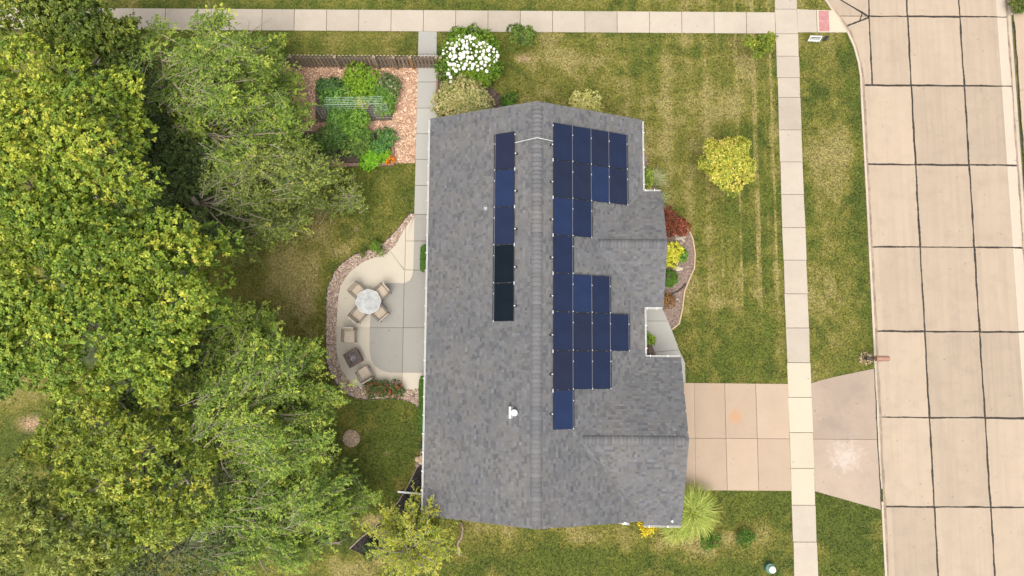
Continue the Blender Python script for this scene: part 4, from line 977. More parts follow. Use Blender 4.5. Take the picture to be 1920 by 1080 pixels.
leafy_tree('maple_tree', 'pale yellow green tree in the bottom left corner', (60, 960),
    [(20, 1000, 8.0, 1.7, 1.2), (110, 1040, 7.6, 1.6, 1.1), (40, 910, 7.2, 1.2, 1.0), (-30, 1060, 8, 1.6, 1.2), (190, 1060, 7.0, 1.4, 1.0), (120, 950, 6.8, 1.2, 1.0)],
    [(.06, .10, .03), (.13, .18, .04), (.22, .28, .06), (.36, .41, .10)], [1.4, 2.6, 2.6, 2.0], dens=16, k=10, lobe=(.55, .95), L=.15, Wd=.42)
leafy_tree('locust_tree', 'mid green tree with pale tips between the bottom left corner and the birch', (240, 850),
    [(110, 850, 7.0, 1.5, 1.1), (190, 790, 7.4, 1.5, 1.2), (270, 850, 8.0, 1.8, 1.3), (190, 910, 7.4, 1.5, 1.1), (320, 780, 7.0, 1.2, 1.1), (290, 960, 7.2, 1.5, 1.1), (130, 770, 5.8, .8, .8), (350, 900, 7.2, 1.2, 1.0), (90, 880, 6.6, 1.2, 1.0), (230, 1000, 6.6, 1.3, 1.0), (300, 720, 6.4, .9, .8), (205, 730, 6.0, 1.1, .9), (360, 960, 6.0, 1.1, .9), (150, 1010, 6, 1.1, .9), (390, 850, 6.6, 1.0, .8)],
    [(.065, .115, .02), (.14, .205, .03), (.24, .31, .045), (.36, .39, .06)], [1.6, 3, 3, 1.2], dens=16, k=10, lobe=(.55, .95), L=.15, Wd=.45)
leafy_tree('understory_tree', 'grey green small tree at the bottom edge right of the pale corner tree', (350, 1000),
    [(240, 1040, 5.2, 1.2, .9), (280, 1000, 5.0, 1.0, .9), (420, 1040, 4.8, 1.1, .9), (350, 990, 4.8, 1.0, .9), (170, 1080, 5.0, 1.2, .9), (330, 1045, 4.6, 1.2, .9), (390, 1070, 4.6, 1.2, .8), (270, 1090, 4.6, 1.1, .8)],
    [(.05, .08, .035), (.10, .14, .06), (.17, .21, .09)], [1.5, 3, 2], dens=15, k=8, L=.12, Wd=.5)
leafy_tree('understory_tree', 'bushy dark green small tree below the yellow maple at the left edge', (80, 680),
    [(20, 690, 4.8, 1.2, .9), (40, 640, 5, 1.1, .9)],
    [(.05, .10, .016), (.10, .18, .02), (.2, .27, .035)], [1.5, 3, 2], dens=14, k=8, L=.14)
BIRCH = [(.055, .105, .022), (.105, .18, .03), (.17, .27, .042), (.28, .37, .06)]
def at_w(px, py, z): x, y = P(px, py, z); return x, y
def feather_tree(name, label, base_px, hub, blobs, pal, w, wind=(.0, .0), dens=9.0, leaf=.105, Lb=(1.0, 2.3), twn=13, nlf=10, droop=.3, nl=7):
    """hub: (px, py, z) where the limbs fork; blobs: (px, py, z, radius) of arching sprays that point away from the hub"""
    bx, by = P(*base_px); hx_, hy2 = P(*hub); hz = hub[2]; root = thing(name, label, 'tree', (bx, by, 0)); s = []; a = []; zt = []
    cs = []
    for (px, py, z, r) in blobs:
        cx, cy = P(px, py, z); cs.append((cx, cy, z)); nc = max(3, int(dens * PI * r * r / 7)); n = nc * 7; kk = np.repeat(np.arange(nc), 7); q = (r * np.sqrt(rng.random(nc)))[kk]; t = rng.uniform(0, 2 * PI, nc)[kk]; dz = rng.uniform(-2.6, .5, nc)[kk]; da = rng.normal(0, .4, nc)[kk]
        x = cx + q * np.cos(t) + rng.normal(0, .16, n); y = cy + q * np.sin(t) + rng.normal(0, .16, n); zz_ = z - .35 * (q / r) ** 2 * r + dz + rng.normal(0, .1, n)
        s.append(np.stack([x, y, zz_], -1)); ang = np.arctan2(y - hy2 + .35 * (y - cy) + wind[1], x - hx_ + .35 * (x - cx) + wind[0]) + da + rng.normal(0, .28, n); a.append(ang)
    s = np.concatenate(s); a = np.concatenate(a); B = len(s); L = rng.uniform(*Lb, B); e = rng.normal(.22, .28, B)
    D = np.stack([np.cos(a) * np.cos(e), np.sin(a) * np.cos(e), np.sin(e)], -1); s = s - D * (L * .85)[:, None]; curve = rng.normal(0, .25, B)
    def at(i, t):
        p = s[i] + D[i] * (L[i] * t)[:, None]; p[:, 2] -= droop * L[i] * t * t
        p[:, 0] += -np.sin(a[i]) * curve[i] * L[i] * t * t; p[:, 1] += np.cos(a[i]) * curve[i] * L[i] * t * t; return p
    br = MB()
    for i in range(B): br.tube(at(np.full(4, i), np.linspace(0, 1, 4)), [.016, .012, .008, .003], 3, False)
    i = np.repeat(np.arange(B), twn); t = np.clip(np.tile(np.linspace(.06, 1.0, twn), B) + rng.normal(0, .02, B * twn), .03, 1)
    p = at(i, t); d = at(i, t + .03) - at(i, t - .03); d /= np.linalg.norm(d, axis=1, keepdims=True)
    sg = np.where(rng.random(len(i)) < .5, 1, -1) * rng.uniform(.25, .95, len(i)); sg[t > .97] *= .2
    ca, sa = np.cos(sg), np.sin(sg); td = np.stack([d[:, 0] * ca - d[:, 1] * sa, d[:, 0] * sa + d[:, 1] * ca, d[:, 2] + rng.normal(.12, .25, len(i))], -1); td /= np.linalg.norm(td, axis=1, keepdims=True)
    tL = rng.uniform(.22, .6, len(i)) * (1.2 - .6 * t)
    tag(obj('twigs', br, M['bark_pale'], root), kind='stuff')
    j = np.repeat(np.arange(len(i)), nlf); u = rng.uniform(.05, 1.08, len(j)); m = len(j)
    b = p[j] + td[j] * (tL[j] * u)[:, None]; b[:, 2] -= .15 * tL[j] * u * u; b += rng.normal(0, .012, (m, 3))
    sg = np.where(rng.random(m) < .5, 1, -1) * rng.uniform(.2, 1.0, m); ca, sa = np.cos(sg), np.sin(sg); q = td[j]
    D2 = np.stack([q[:, 0] * ca - q[:, 1] * sa, q[:, 0] * sa + q[:, 1] * ca, q[:, 2] * .5 + rng.normal(-.05, .35, m)], -1); D2 /= np.linalg.norm(D2, axis=1, keepdims=True)
    upv = np.stack([rng.normal(0, .45, m), rng.normal(0, .45, m), np.ones(m)], -1); sd_ = np.cross(D2, upv); sd_ /= np.linalg.norm(sd_, axis=1, keepdims=True)
    l = leaf * rng.uniform(.7, 1.35, (m, 1)); w2 = l * .26; mid = b + D2 * l * .45; tip = b + D2 * l
    V = np.stack([b, mid - sd_ * w2, tip, mid + sd_ * w2], 1).reshape(-1, 3); bc = rng.random(B); pal = np.array(pal) * LEAFGAIN
    tt = np.clip(rng.random(len(i)) * .45 + bc[i] * .35 + t * .2, 0, .999); cw = np.cumsum(w) / np.sum(w)
    C = pal[np.clip(np.searchsorted(cw, tt), 0, len(pal) - 1)][j] * (1 + rng.normal(0, .17, (m, 1)))
    fast('crown', V, 4, M['leaf'], np.clip(C, .004, .8), root)
    trunk(root, (bx, by, -.1), (hx_, hy2, hz), .22, .1, M['bark'])
    for c in cs:
        st = Vector((hx_, hy2, hz - .8)); en = Vector((c[0], c[1], c[2] - .7)); md = st.lerp(en, .5) + Vector((rng.uniform(-.25, .25), rng.uniform(-.25, .25), .25))
        q2 = en + (en - st).normalized() * .9; q2.z -= .1
        obj('limb', MB().tube([st, st.lerp(md, .5), md, en, q2], [.06, .05, .035, .02, .006], 6), M['bark_pale'], root, smooth=True)
        for k in range(3):
            an = math.atan2(en.y - st.y, en.x - st.x) + rng.uniform(-.7, .7); f0 = st.lerp(en, rng.uniform(.4, .9)); ln = rng.uniform(.6, 1.3)
            obj('branch', MB().tube([f0, f0 + Vector((math.cos(an), math.sin(an), .35)) * ln * .5, f0 + Vector((math.cos(an + .2), math.sin(an + .2), .3)) * ln], [.018, .013, .005], 5), M['bark_pale'], root, smooth=True)
    return root
BIRCH = [(.05, .105, .02), (.105, .185, .03), (.20, .295, .046), (.36, .43, .075)]
BIRCH2 = [(.05, .09, .024), (.105, .155, .036), (.19, .25, .052), (.33, .375, .08)]
feather_tree('river_birch', 'feathery green tree overhanging the north sidewalk at the top left', (330, 190), (300, 165, 4.5),
    [(290, 110, 6.0, 1.0), (275, 165, 5.6, .9), (335, 120, 6.5, 1.3), (300, 70, 5.2, .7), (300, 190, 5.6, .9), (355, 220, 5.6, 1.1), (400, 75, 6.6, 1.3), (395, 20, 5.4, .7), (465, 85, 6.2, 1.1), (330, 170, 6.2, 1.1), (440, 140, 6.8, 1.5), (500, 110, 5.2, .9), (470, 40, 4.6, .6)], BIRCH, [1.3, 3, 3, 1.9], wind=(.6, .9))
feather_tree('river_birch', 'feathery green tree whose branches reach over the garden fence', (420, 250), (345, 240, 4.2),
    [(400, 205, 6.4, 1.4), (470, 190, 6.6, 1.5), (505, 185, 5.6, 1.0), (500, 240, 6.0, 1.2), (545, 235, 4.8, .8), (440, 265, 6.2, 1.3), (535, 285, 5.0, .9), (495, 135, 4.6, .7)], BIRCH, [1.4, 3, 3, 1.6], wind=(1.2, .3))
feather_tree('river_birch', 'wide arching tree with pale branches reaching over the back lawn above the patio', (430, 400), (362, 372, 4.6),
    [(430, 345, 6.2, 1.2), (495, 320, 6.4, 1.5), (565, 310, 5.6, 1.2), (530, 365, 5.8, 1.1), (470, 400, 5.6, 1.2), (525, 420, 4.8, .9), (430, 440, 4.8, .9), (570, 345, 4.4, .7), (600, 300, 4.2, .6)], BIRCH2, [1.6, 3, 2.8, 1.4], wind=(1.4, .1), dens=8)
feather_tree('river_birch', 'large feathery tree with branches sweeping right below the middle maple', (470, 760), (392, 790, 5.4),
    [(440, 640, 6.6, 1.4), (400, 720, 7.6, 1.5), (490, 640, 5.8, 1.1), (490, 705, 7.4, 1.7), (525, 690, 6.0, 1.1), (470, 790, 7.8, 1.7), (540, 780, 6.6, 1.4), (340, 760, 7.0, 1.2), (400, 860, 7.2, 1.5), (500, 860, 7.0, 1.5), (580, 850, 5.6, 1.0), (470, 595, 4.8, .6), (585, 770, 5.0, .7)], BIRCH, [1.2, 3, 3.2, 2.0], wind=(1.0, .9))
feather_tree('river_birch', 'feathery tree at the bottom whose branches reach the black mulch bed', (500, 940), (430, 975, 4.6),
    [(470, 930, 6.2, 1.4), (550, 925, 6.0, 1.3), (615, 930, 5.2, 1.0), (440, 1010, 6.4, 1.4), (530, 1000, 6.0, 1.3), (610, 990, 4.8, .9), (650, 960, 4.2, .6), (370, 970, 6.0, 1.1), (480, 1070, 6.0, 1.3)], BIRCH, [1.6, 3, 2.8, 1.4], wind=(1.2, .4))
spray_tree('young_tree', 'small thin pale young tree standing in the back lawn', P(668, 385), (0, 2 * PI), 60, [(.12, .2, .03), (.2, .28, .04), (.36, .36, .07)], [2, 3, 2], Lb=(.4, .95), z=(.8, 1.7), droop=.1, leaf=.07, twn=8, r_tr=.03, tl=(.1, .3), nlf=7)
leafy_tree('understory_tree', 'low dark shrubs beneath the large feathery tree below the middle maple', (360, 720),
    [(330, 700, 3.6, 1.3, .8), (360, 780, 3.4, 1.4, .8), (400, 640, 3.0, 1.2, .8), (440, 720, 3.0, 1.5, .8), (340, 860, 3.6, 1.4, .8), (430, 840, 3.2, 1.5, .8), (500, 780, 2.8, 1.3, .8), (250, 740, 3.6, 1.2, .8), (250, 940, 3.4, 1.4, .8), (160, 860, 3.4, 1.4, .8), (480, 960, 2.8, 1.4, .8), (100, 960, 3.6, 1.3, .8)],
    [(.06, .105, .03), (.11, .17, .042), (.18, .245, .06)], [2, 3, 1.6], dens=16, k=9, L=.15, nk=6)
leafy_tree('understory_shrub', 'dark shrubs under the trees at the edge of the black mulch bed', (640, 1020),
    [(600, 1015, 1.3, .8, .6), (650, 1010, 1.1, .7, .5), (560, 1040, 1.5, .9, .6)], [(.04, .065, .02), (.07, .10, .03), (.12, .15, .045)], [2, 3, 1.2], dens=22, k=8, L=.1, lobe=(.3, .5), cat='shrub')
spray_tree('honeylocust_tree', 'airy yellow green tree touching the south west corner of the roof', P(795, 965), (0, 2 * PI), 150,
    [(.12, .19, .025), (.24, .29, .035), (.40, .40, .05), (.48, .43, .07)], [1.4, 2.6, 3, 1.2], Lb=(.9, 2.3), z=(1.6, 3.9), droop=.3, leaf=.085, twn=16, r_tr=.07, tl=(.2, .55), lean=(-.1, -.6), nlf=11, el=(0, 1.1))
# front yard
leafy_tree('ornamental_tree', 'round yellow green tree alone on the front lawn', (1350, 320),
    [(1364, 306, 2.7, 1.25, .7), (1364, 306, 2.6, .7, .9), (1335, 280, 2.5, .45, .4), (1395, 275, 2.5, .5, .4), (1398, 320, 2.5, .5, .4), (1330, 318, 2.5, .45, .4), (1365, 350, 2.4, .5, .4)],
    [(.13, .20, .03), (.25, .31, .045), (.40, .42, .065), (.52, .47, .13)], [1.4, 2.6, 3, 1.8], dens=70, k=7, L=.09, Wd=.65, nk=15, lobe=(.5, .75), elev=(.05, .6))
leafy_tree('sapling', 'small green sapling by the north sidewalk above the hydrangea', (978, 78), [(980, 66, 2.0, .55, .45), (968, 60, 1.9, .35, .35), (992, 72, 1.9, .35, .35)],
    [(.05, .1, .02), (.10, .17, .03), (.2, .24, .05)], [2, 3, 1.5], dens=60, k=8, L=.11, lobe=(.4, .6))
leafy_tree('sapling', 'small yellow green sapling at the front sidewalk corner', (1415, 95), [(1425, 82, 2.1, .65, .5), (1440, 72, 2.0, .4, .35), (1408, 80, 2.0, .4, .35), (1440, 95, 2, .35, .3)],
    [(.09, .15, .02), (.18, .24, .03), (.3, .32, .05)], [2, 3, 1.8], dens=60, k=8, L=.11, lobe=(.4, .6))
def shrub(name, label, px, py, r, h, pal, w, dens=70, k=7, L=.07, Wd=.6, stretch=1.0, group=None, cat='shrub', lumps=7, elev=(.1, .9), zb=0.0):
    zc = h * .45; x, y = P(px, py, zc + zb); r = r * 1.22 if lumps > 1 else r; dens = dens * (3.2 if lumps == 1 else 1.3); root = thing(name, label, cat, (x, y, zb), group=group); lobes = []
    for i in range(lumps):
        a = rng.uniform(0, 2 * PI); q = r * rng.uniform(.15, .62) if lumps > 1 else 0
        lr = r * rng.uniform(.38, .6) if lumps > 1 else r
        lobes.append((x + q * math.cos(a), y + q * math.sin(a) * stretch, zb + h * .5, lr, h * .5))
    Pt, Ax, Lb = lobes_pts(lobes, dens, -.2); V, C = rosettes(Pt, Ax, k, L, Wd, palette(len(Pt), pal, w, Lb, .35), elev)
    fast('foliage', V, 4, M['leaf'], C, root); mb = MB()
    for i in range(7):
        a = rng.uniform(0, 2 * PI); mb.tube([(x + .03 * math.cos(a), y + .03 * math.sin(a), zb), (x + r * .45 * math.cos(a), y + r * .45 * math.sin(a), zb + h * .5)], [.014, .006], 4)
    obj('stem', mb, M['bark'], root); return root
GRN = [(.035, .085, .014), (.07, .16, .018), (.12, .24, .03)]
# hydrangea with flower heads
hy_ = shrub('hydrangea', 'large bush covered in round white flower heads by the fence end', 880, 122, 1.42, 1.7, [(.06, .13, .014), (.12, .22, .02), (.2, .3, .03)], [2, 3, 1.4], dens=42, L=.13, lumps=12)
hx, hyy, _ = hy_.location
fm = bpy.data.meshes.new('flower_head'); mb = MB().ico((0, 0, 0), .105, 2, .28); fm.from_pydata(mb.v, [], mb.f); fm.materials.append(M['petal'])
spots = []; tries = 0
while len(spots) < 112 and tries < 6000:
    tries += 1
    a = rng.uniform(0, 2 * PI); q = math.sqrt(rng.random()) * (1.36 + .16 * math.sin(3 * a + 1) + .1 * math.sin(5 * a)); x = hx + q * math.cos(a); y = hyy + q * math.sin(a) * .95
    if y < hyy - .75 and abs(x - hx) < .9: continue
    if rng.random() < .25 or any((x - s[0]) ** 2 + (y - s[1]) ** 2 < .185 ** 2 for s in spots): continue
    spots.append((x, y)); o = bpy.data.objects.new('flower_head', fm); link(o, hy_)
    o.location = (x - hx, y - hyy, 1.0 + .85 * math.sqrt(max(0, 1 - (q / 1.7) ** 2)) + rng.uniform(-.05, .05)); s_ = rng.uniform(.5, 1.2); o.scale = (s_, s_ * rng.uniform(.85, 1.15), s_ * .85); o.rotation_euler = (0, 0, rng.uniform(0, 6))
shrub('variegated_shrub', 'pale cream and green bush between the white hydrangea and the roof', 868, 190, 1.45, 1.75, [(.14, .19, .05), (.28, .31, .12), (.48, .46, .24), (.40, .36, .12)], [1.5, 3, 2.4, 1], dens=50, L=.11, Wd=.35, lumps=11)
shrub('shrub', 'dark green bush tucked under the north west roof corner', 838, 212, .55, .9, GRN, [2, 3, 1], L=.09)
shrub('shrub', 'small dark green plant against the north gable beside the black bed', 955, 192, .5, .5, GRN, [2, 3, 1], L=.08)
shrub('variegated_shrub', 'pale yellow bush against the north gable right of the ridge', 1097, 196, .85, 1.1, [(.22, .28, .06), (.42, .44, .16), (.58, .55, .3)], [1.2, 3, 2], dens=60, L=.09, Wd=.45)
def hedge(name, label, y0, y1, px0, px1, h):
    xa, ya_ = P(px0, y0, h); xb, yb_ = P(px1, y1, h); x = (xa + xb) / 2 + .22; wd = .62; root = thing(name, label, 'hedge', (x, (ya_ + yb_) / 2, 0)); L_ = ya_ - yb_
    n = int(900 * L_ * (wd + h)); t = rng.uniform(-.5, .5, n); u = rng.uniform(-.5, .5, n); v = rng.uniform(.05, 1, n); side = rng.random(n) < .55
    X = np.where(side, u * wd, np.sign(u) * wd / 2 * (1 - .1 * v)); Z = np.where(side, h * (1 - .25 * np.abs(2 * u) ** 3), v * h * .9)
    rnd = np.clip((np.abs(t) - .5 + .18 / L_) / (.18 / L_), 0, 1); X = X * (1 - .35 * rnd ** 2)
    Pt = np.stack([x + X + rng.normal(0, .015, n), (ya_ + yb_) / 2 + t * L_, Z + rng.normal(0, .02, n)], -1); Ax = np.stack([np.where(side, u, np.sign(u)) , t * .3, np.where(side, 1.0, .4)], -1); Ax /= np.linalg.norm(Ax, axis=1, keepdims=True)
    V, C = rosettes(Pt, Ax, 5, .05, .6, palette(n, [(.04, .10, .014), (.07, .17, .02), (.10, .22, .028)], [2, 3, 1]))
    fast('foliage', V, 4, M['leaf'], C, root); obj('stem', MB().box((x, (ya_ + yb_) / 2, h * .35), (.3, L_ * .8, h * .7)), M['bark'], root)
hedge('boxwood_hedge', 'short dark green clipped hedge at the back wall beside the side path', 459, 508, 791, 791, 1.0)
hedge('boxwood_hedge', 'long dark green clipped hedge at the back wall below the patio corner', 706, 815, 787, 789, 1.0)
shrub('shrub', 'dark leafy plants under the roof edge above the round rocks', 797, 838, .35, .5, [(.03, .07, .03), (.06, .12, .06)], [2, 1], L=.08)
shrub('shrub', 'small green shrub in the upper curve of the patio gravel border', 709, 467, .38, .6, [(.06, .12, .02), (.12, .22, .03), (.2, .3, .05)], [2, 3, 1], L=.08, dens=80)
shrub('perennial', 'tiny olive plant left of the green shrub in the patio gravel border', 682, 477, .2, .3, [(.08, .12, .03), (.15, .18, .05)], [2, 2], L=.06, dens=90, cat='plant')
ROSE = [(.04, .085, .025), (.08, .14, .04), (.24, .08, .05), (.42, .07, .05), (.15, .22, .04)]
for px, lb in ((696, 'rose bush with red blooms left in the row below the patio'), (718, 'rose bush with bright green centre in the row below the patio'), (742, 'reddish rose bush right in the row below the patio')):
    shrub('rose_bush', lb, px, 731, .48, .7, ROSE, [2.4, 3, 1.0, .6, 1], L=.08, dens=60, group='rose bushes along the lower patio edge')
shrub('barberry', 'red brown leafy shrub in the front bed nearest the driveway side of the roof peak', 1259, 425, .75, .8, [(.10, .035, .02), (.19, .06, .035), (.30, .10, .05), (.42, .05, .04)], [2, 3, 1.4, .5], L=.09, dens=60, lumps=9)
shrub('barberry', 'thin red brown shrub at the upper tip of the front bed', 1247, 403, .45, .6, [(.12, .04, .025), (.24, .09, .05)], [2, 3], L=.08, dens=50)
shrub('hosta', 'lime yellow leafy plant against the front gable wall in the gravel bed', 1256, 477, .58, .7, [(.25, .33, .03), (.44, .48, .05), (.58, .56, .10)], [1.4, 3, 2], L=.16, dens=34, lumps=8, cat='plant')
shrub('hosta', 'variegated green and white plant right of the lime yellow one', 1277, 478, .34, .45, [(.06, .15, .03), (.13, .26, .04), (.4, .46, .3)], [2, 3, .8], L=.12, dens=46, cat='plant')
shrub('boxwood', 'round bright green ball shrub in the front bed', 1254, 522, .46, .7, [(.05, .13, .016), (.09, .2, .02), (.14, .27, .03)], [2, 3, 1], L=.05, dens=190, lumps=1)
shrub('spirea', 'brown orange shrub at the lower end of the front bed', 1252, 567, .4, .5, [(.12, .07, .03), (.24, .14, .05), (.34, .2, .08)], [2, 3, 1], L=.06, dens=90)
shrub('hosta', 'bright green plant beside the front walk under the gutter', 1215, 635, .3, .4, [(.12, .26, .03), (.25, .38, .05)], [2, 2], L=.13, dens=40, cat='plant')
shrub('perennial', 'lime green plant in the front bed against the upper east wall', 1215, 335, .45, .6, [(.2, .3, .05), (.36, .42, .1)], [2, 2], L=.13, dens=34, cat='plant')
shrub('boxwood', 'small round green shrub left in the south lawn below the driveway', 1332, 1012, .46, .6, [(.04, .11, .015), (.08, .18, .02), (.13, .24, .03)], [2, 3, 1], L=.06, dens=110, lumps=6)
shrub('boxwood', 'small round green shrub right in the south lawn nearest the sidewalk', 1398, 1010, .46, .6, [(.035, .10, .015), (.07, .16, .02), (.11, .21, .03)], [2, 3, 1], L=.06, dens=110, lumps=6)
shrub('euonymus', 'bright lime shrub in the black mulch bed beside the back lawn', 731, 973, .30, .5, [(.35, .45, .03), (.5, .55, .05)], [2, 2], L=.07, dens=110, lumps=4)
shrub('perennial', 'bright yellow plant poking out below the garage gutter', 1214, 986, .42, .5, [(.45, .42, .02), (.62, .5, .03)], [2, 2], L=.16, dens=30, Wd=.35, cat='plant')
for (px, py, lb) in ((700, 1030, 'dark shrub in the mulch under the airy yellow tree left'), (850, 955, 'green shrub under the south west roof corner by the airy tree')):
    shrub('shrub', lb, px, py, .5, .7, [(.04, .07, .025), (.08, .12, .04)], [2, 2], L=.08)
# top right corner verge plants
shrub('shrub', 'green shrub at the top right corner beyond the kerb', 1912, 4, .7, .7, [(.08, .13, .03), (.18, .2, .05)], [2, 2], L=.1)
# ornamental grasses
def fountain(name, label, px, py, r, h, n, cols, spread=(0, 2 * PI), wdt=.016):
    x, y = P(px, py, h * .4); root = thing(name, label, 'ornamental grass', (x, y, 0)); seg = 5
    a = rng.uniform(*spread, n); R = r * rng.uniform(.35, 1.05, n); H = h * rng.uniform(.6, 1.1, n); bx = x + rng.normal(0, .12, n); by = y + rng.normal(0, .12, n); t = np.linspace(0, 1, seg + 1)
    X = bx[:, None] + np.cos(a)[:, None] * R[:, None] * t ** 1.3; Y = by[:, None] + np.sin(a)[:, None] * R[:, None] * t ** 1.3; Z = H[:, None] * (1.9 * t - 1.25 * t ** 2.4)
    w = wdt * (1 - t * .85); nxv = -np.sin(a)[:, None] * w; nyv = np.cos(a)[:, None] * w
    Lf = np.stack([X + nxv, Y + nyv, Z], -1); Rt = np.stack([X - nxv, Y - nyv, Z], -1)
    V = np.stack([Lf[:, :-1], Rt[:, :-1], Rt[:, 1:], Lf[:, 1:]], 2).reshape(-1, 3)
    c = np.array(cols)[rng.integers(0, len(cols), n)] * rng.uniform(.75, 1.25, (n, 1))
    fast('blades', V, 4, M['leaf'], np.repeat(c, seg, 0), root); return root
FG = [(.30, .38, .05), (.42, .47, .08), (.52, .52, .14), (.2, .28, .04)]
fountain('fountain_grass', 'large pale green fountain grass at the garage corner by the driveway', 1296, 957, 1.45, 1.3, 2200, FG)
fountain('fountain_grass', 'pale green fountain grass spilling below the garage gutter corner', 1266, 985, .95, 1.0, 1000, FG)
fountain('feather_grass', 'wispy pale grass tuft against the east wall in the inner corner', 1226, 340, .75, .9, 260, [(.4, .42, .2), (.5, .48, .3), (.25, .33, .08)], (-.6, 1.6), .010)
fountain('feather_grass', 'wispy cream grass tuft poking out beside the porch gable edge', 1240, 372, .35, .5, 160, [(.5, .5, .3), (.3, .38, .1)], (-.8, 1.4), .010)
# vegetable garden
VEG = [('tomato_plant', 'dark green tomato plant at the upper left of the vegetable garden', 620, 163, .62, .9, [(.03, .075, .025), (.06, .13, .04), (.11, .19, .06)], 1.0),
 ('squash_plant', 'bright green leafy plant in the middle of the upper garden row', 676, 158, .8, .9, [(.08, .17, .015), (.15, .27, .02), (.22, .36, .03)], 1.0),
 ('bean_plant', 'grey green plant with pale flecks at the upper right of the garden', 726, 163, .62, .8, [(.05, .09, .035), (.10, .15, .06), (.22, .24, .14)], 1.0),
 ('pepper_plant', 'green plant behind the wire trellis on its right', 715, 192, .72, .8, [(.06, .14, .025), (.10, .21, .035), (.16, .27, .05)], 1.0),
 ('dill_plant', 'feathery light green plant left of the wire trellis', 632, 205, .85, 1.1, [(.07, .17, .035), (.12, .25, .05), (.18, .31, .07)], 1.0),
 ('marigold_plant', 'yellow green patch of plants between the upper row and the trellis', 668, 190, .45, .6, [(.2, .28, .03), (.34, .36, .05)], 1.0),
 ('tomato_plant', 'tall bright green tomato plant in front of the wire trellis', 664, 238, .72, 1.2, [(.06, .14, .022), (.12, .24, .035), (.17, .32, .045)], 1.0),
 ('tomato_plant', 'darker spreading tomato plant at the left of the lower garden bed', 628, 258, .95, 1.1, [(.035, .08, .02), (.07, .15, .035), (.12, .2, .05)], 1.0),
 ('tomato_plant', 'green tomato plant in the middle of the lower garden bed', 672, 268, .72, 1.0, [(.05, .10, .025), (.09, .17, .035), (.17, .23, .05)], 1.0),
 ('pepper_plant', 'rounded dark green pepper plant at the right end of the lower bed', 722, 266, .56, .7, [(.04, .11, .03), (.08, .19, .05), (.13, .25, .07)], 1.0),
 ('basil_plant', 'vivid green low plant at the lower timber edge left', 690, 295, .48, .5, [(.08, .22, .012), (.14, .33, .02), (.2, .4, .03)], 1.0),
 ('basil_plant', 'vivid green low plant at the lower timber edge beside the orange flowers', 712, 288, .46, .5, [(.08, .21, .012), (.14, .31, .02), (.2, .38, .03)], 1.0)]
for nm, lb, px, py, r, h, pal, st_ in VEG: shrub(nm, lb, px, py, r * 1.15, h, [tuple(q_ * 1.25 for q_ in c_) for c_ in pal], [2, 3, 1.4][:len(pal)], dens=60 if r > .5 else 80, L=.095, lumps=8, cat='vegetable plant', zb=.12)
mg = shrub('marigold', 'small clump of orange marigolds at the corner of the timber bed', 729, 297, .26, .35, [(.1, .2, .03), (.6, .2, .02), (.75, .28, .03)], [1, 2.4, 2], dens=110, L=.08, lumps=4, cat='flowers', zb=.12)
gb = thing('raised_bed', 'low raised garden bed framed with reddish brown timbers', 'garden bed', (*P(680, 275), 0))
def beam(a, b, w, z0, z1, name='timber', mat='timber', parent=gb):
    a, b = Vector(P(*a, z1)), Vector(P(*b, z1)); c = (a + b) / 2; d = b - a
    return obj(name, MB().box((c.x, c.y, (z0 + z1) / 2), (d.length, w, z1 - z0), math.atan2(d.y, d.x)), M[mat], parent)
beam((560, 309), (650, 308.5), .14, 0, .2); beam((651, 308.5), (739, 307), .14, 0, .2); beam((737, 304), (735, 262), .14, 0, .2); beam((722, 245), (690, 246), .12, 0, .16); beam((600, 246), (560, 247), .12, 0, .16)
obj('bed_soil', MB().prism(PL([(560, 250), (732, 248), (736, 305), (560, 307)]), .0, .13), M['soil'], gb)
gb2 = bed('upper_bed_soil', PL([(592, 165), (600, 150), (750, 150), (735, 226), (592, 230)]), M['soil'], .05)
tr = thing('wire_trellis', 'rectangular galvanised wire trellis standing among the garden plants', 'trellis', (*P(670, 222), 0))
p0, p1 = P(604, 224), P(733, 222); nw_ = 20; mbs = MB()
for i in range(nw_ + 1):
    t = i / nw_; x = p0[0] + (p1[0] - p0[0]) * t; y = p0[1] + (p1[1] - p0[1]) * t; mbs.tube([(x, y, .05), (x, y + .25, 1.55)], .005, 4)
for j in range(8):
    z_ = .1 + j * .2; yo = .25 * (z_ - .05) / 1.5; mbs.tube([(p0[0], p0[1] + yo, z_), (p1[0], p1[1] + yo, z_)], .005, 4)
for j in range(5):
    yo = .25 + j * .09; mbs.tube([(p0[0] + .5, p0[1] + yo, 1.55), (p1[0] - .2, p1[1] + yo, 1.55)], .006, 4)
tag(obj('wire', mbs, M['wire'], tr), kind='stuff')
for t in (0, .33, .66, 1):
    x = p0[0] + (p1[0] - p0[0]) * t; y = p0[1] + (p1[1] - p0[1]) * t; obj('stake', MB().tube([(x, y + .02, 0), (x, y + .28, 1.62)], .014, 6), M['wire'], tr)

